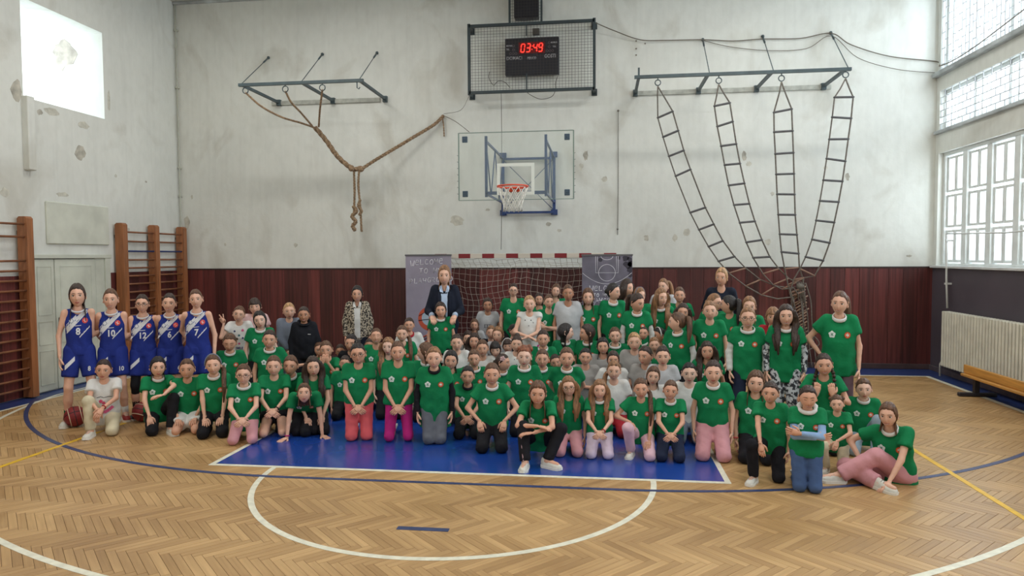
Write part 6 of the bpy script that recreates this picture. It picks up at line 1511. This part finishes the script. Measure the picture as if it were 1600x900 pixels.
person(81, 942, 526, 553, -3.0, 'dark haired person in plain grey T-shirt below the slate banner', hair='half', hc='black', tone=1, shirt='grey', badges=False, smile=1)
person(82, 961, 510, 537, -2.7, 'person in green T-shirt with wide white collar and eyes nearly closed', hair='tied', hc='brown', collar='white', cw=1.2)
person(83, 958, 546, 573, -3.5, 'person in white T-shirt almost covered by the braided one in front', hair='half', hc='dark', tone=1, shirt='white', badges=False, arms='out')
person(84, 959, 562, 593, -4.05, 'smiling person in white T-shirt with a braid, behind the lavender trousers', hair='sidepony', pside=-1, hc='light', shirt='white', badges=False, smile=1, near=1, pants='red')
person(85, 991, 519, 550, -3.2, 'person in grey T-shirt with small dark round emblem', hair='lowbun', hc='blond', shirt='grey', badges=False, loose=.012, extra=prints([('d', .07, .26, .022, 0)], [c2('print_ink', (50, 50, 60))]))
person(86, 1004, 506, 531, -2.6, 'person in green T-shirt with white collar behind the grey shirt with emblem', hair='tied', hc='dark', collar='white', tone=1)
person(87, 1022, 524, 548, -2.85, 'person looking out between grey shirt and dark ponytail, small round face', hair='tied', hc='light', hr=-5)
person(88, 1029, 510, 535, -2.5, 'person with white hair band and black ponytail facing left', hair='pony', pside=.5, hc='black', hy=-55, tone=2, headband='white')
person(89, 1008, 540, 574, -3.55, 'dark haired person in grey T-shirt looking to the left', hair='lowbun', hc='dark', hy=-30, tone=1, shirt='grey', badges=False, loose=.012)
person(90, 1035, 540, 575, -3.75, 'person in pale T-shirt with short dark fringe beside green sleeve', hair='tied', bangs=0, hc='dark', shirt='ltgrey', badges=False, loose=.008)
person(91, 1020, 571, 601, -4.15, 'person in white T-shirt between two front kneelers in green', hair='half', hc='brown', shirt='white', badges=False, hr=6, s=.95)
person(92, 1076, 565, 598, -4.25, 'person in white tank top beside the upright kneeler with pink trousers', hair='tied', hc='black', tone=3, shirt='white', sleeve=.14, badges=False, pants='sweat', near=1)
person(93, 1104, 532, 562, -3.6, 'person in green T-shirt with very long dark hair above front kneeler', hair='long', hc='dark', tone=1)
# ---------------- left block
person(94, 376, 478, 509, -2.9, 'person making a two finger sign, white T-shirt with colourful print', mode='stand', hair='tied', hc='brown', shirt='white', badges=False, arms=('peace', 'down'), smile=1, hr=10, near=1, extra=prints([('d', -.06, .30, .014, 0), ('d', .05, .31, .018, 1, 3), ('d', .0, .24, .016, 2, 5), ('d', -.03, .19, .018, 3, 4), ('d', .05, .20, .014, 0, 3), ('d', .0, .12, .016, 1, 5), ('t', 'SMILE', 0, .04, .045, 0)], [c2('print_navy2', (50, 60, 110)), c2('print_pink', (214, 92, 140)), c2('print_teal', (70, 120, 130)), c2('print_brown', (90, 70, 60))]))
person(95, 401, 466, 493, -2.5, 'person in pinkish T-shirt with short fringe behind the black bobbed hair', mode='stand', hair='short', bangs=1, hc='dark', shirt='pinkish', badges=False, smile=1)
person(96, 409, 486, 517, -3.2, 'person in green T-shirt with black bobbed hair and head tilted', hair='bob', hc='black', collar='white', tone=3, hr=-8, near=1, arms='down')
person(97, 362, 520, 552, -3.7, 'person in green T-shirt looking down with closed eyes, wide white collar', hair='tied', hc='brown', tone=1, collar='white', closed=1, hp=16, near=1)
person(98, 424, 515, 546, -3.8, 'smiling person in green T-shirt with white collar resting arm on neighbour', hair='tied', hc='dark', tone=1, collar='white', cw=1.1, smile=1, near=1, arms=('down', 'out'), hr=5)
person(99, 454, 473, 502, -2.7, 'person in blue grey sweatshirt leaning against the navy hoodie', mode='stand', hair='lowbun', hc='blond', shirt='sweat', sleeve=1, badges=False, arms='lap', pants='sweat', by=8, loose=.01)
person(100, 477, 479, 507, -2.9, 'person in black hoodie with small white chest mark', mode='stand', hair='tied', hc='dark', tone=2, shirt='hoodie', sleeve=1, badges=False, arms='down', pants='hoodie', smile=1, loose=.016, extra=chain(hood('hoodie'), prints([('s', [(.055, .27), (.095, .265)], .010, 0)], [c2('print_grey2', (190, 190, 190))])))
person(101, 512, 532, 561, -3.3, 'person in green T-shirt holding both hands at the chin', hair='tied', hc='brown', tone=1, arms='chin', smile=1)
person(102, 500, 533, 558, -2.8, 'person half hidden behind the one with hands at the chin', hair='tied', hc='brown', tone=1, hy=20, s=.95)
person(103, 534, 536, 558, -2.9, 'person with thin smile behind, below the leopard jacket', hair='tied', hc='dark', tone=2, s=.92)
person(104, 551, 522, 551, -3.0, 'person with black hair directly below the leopard jacket, looking left', hair='tied', hc='black', tone=1, hy=-10, shirt='black', badges=False)
person(105, 541, 553, 577, -3.6, 'person in green T-shirt low behind the salmon trousers', hair='tied', hc='dark', tone=1, smile=1, s=.95, closed=1)
person(106, 590, 511, 537, -3.2, 'person in green T-shirt smiling with raised chin, right of leopard jacket', hair='tied', hc='brown', tone=1, smile=1, closed=1, hp=-8)
person(107, 609, 526, 554, -3.6, 'person in green T-shirt with long light brown hair looking left', hair='long', hc='light', tone=3, hy=-10)
person(108, 630, 507, 533, -3.15, 'person in green T-shirt with hair over the shoulder before white and red jersey', hair='sidepony', hc='brown', collar='green', smile=1)
person(109, 641, 494, 517, -2.7, 'person in white and red jersey in front of mauve banner', hair='tied', hc='dark', tone=1, shirt='white', badges=False, collar='red', smile=1, extra=prints([('s', [(-.10, .20), (.10, .20)], .06, 0), ('t', '1', .06, .18, .05, 1)], [c2('print_red', (186, 40, 52)), c2('print_white', (220, 220, 220))], 'jersey_print'))
person(110, 667, 535, 566, -3.6, 'person with head turned away left, green T-shirt with white collar', hair='half', hc='brown', hy=-100, collar='white')
person(111, 579, 527, 549, -2.7, 'person barely visible behind the raised chin, below the leopard sleeve', hair='tied', hc='dark', tone=2, s=.92)
person(112, 690, 472, 500, -2.2, 'person in green T-shirt with an adult\'s hands resting on both shoulders', mode='stand', hair='half', hc='dark', tone=1, collar='white', arms='down', smile=1, near=1, loose=.008)
# ---------------- adults at the back
person(113, 560, 445, 477, -1.55, 'adult in leopard patterned jacket over white shirt, dark wavy hair', mode='stand', hair='half', hc='black', tone=1, shirt='leopard', sleeve=1, badges=False, sname='jacket', pants='dknavy', arms='down', smile=1, hs=1.1, near=1, extra=jacket('leopard', 'white', .050), loose=.008)
person(114, 696, 413, 447, -1.95, 'tall adult in navy blazer and pale blue shirt, hands on a shoulder pair', mode='stand', hair='half', hc='light', tone=0, shirt='dknavy', sleeve=1, badges=False, sname='jacket', pants='dknavy', smile=1, hs=1.04, near=1,
  arms=[(-.150, -.22, .12, -.5, .4, -1, .25, -.8, -.5, .5), (.135, -.22, .12, .5, .4, -1, -.25, -.8, -.5, .5)], extra=jacket('dknavy', 'skyshirt', .045, cuffs=True), loose=.010)

# ---------------- basketballs
def basketball(loc, r, rot, label):
    root = empty('basketball', loc); tag(root, label, 'ball')
    mb = MB(); mb.ball((0, 0, 0), r, 32, 20); o = mb.build('panels', mat('ball_maroon', (132, 36, 40), .5, .1, 30, bump=.25, bscale=260)); o.parent = root; o.rotation_euler = rot
    mb = MB(); R = Matrix.Rotation(0, 3, 'X')
    for (ax, off) in ((0, 0), (1, 0)): mb.torus((0, 0, 0), r*1.0, .0042, ax, 40, 5)
    o2 = mb.build('seams', M_BLK); o2.parent = root; o2.rotation_euler = rot
    mb = MB()
    for s in (-1, 1):
        P = [np.array([r*1.003*math.cos(t)*.86, s*r*.50*(1+.0*math.cos(2*t)), r*1.003*math.sin(t)*.86]) for t in np.linspace(0, 2*PI, 37)[:-1]]; mb.tube(P, .009, 6, closed=True, up=(0, 1, 0), flat=.6)
    o3 = mb.build('stripe', mat('ball_cream', (214, 196, 170), .5)); o3.parent = root; o3.rotation_euler = rot
    root.location = loc
def at_floor(u, v): return px2((u, v), 2, 0)
p = px2((118, 651), 2, .12); basketball((p[0], p[1], .124), .121, (.3, .9, -.6), 'maroon basketball with cream stripes between the feet of number 8')
p = px2((219, 645), 2, .12); basketball((p[0], p[1]+.05, .124), .121, (1.2, .4, .6), 'maroon basketball half hidden behind the leftmost crouching green T-shirt')
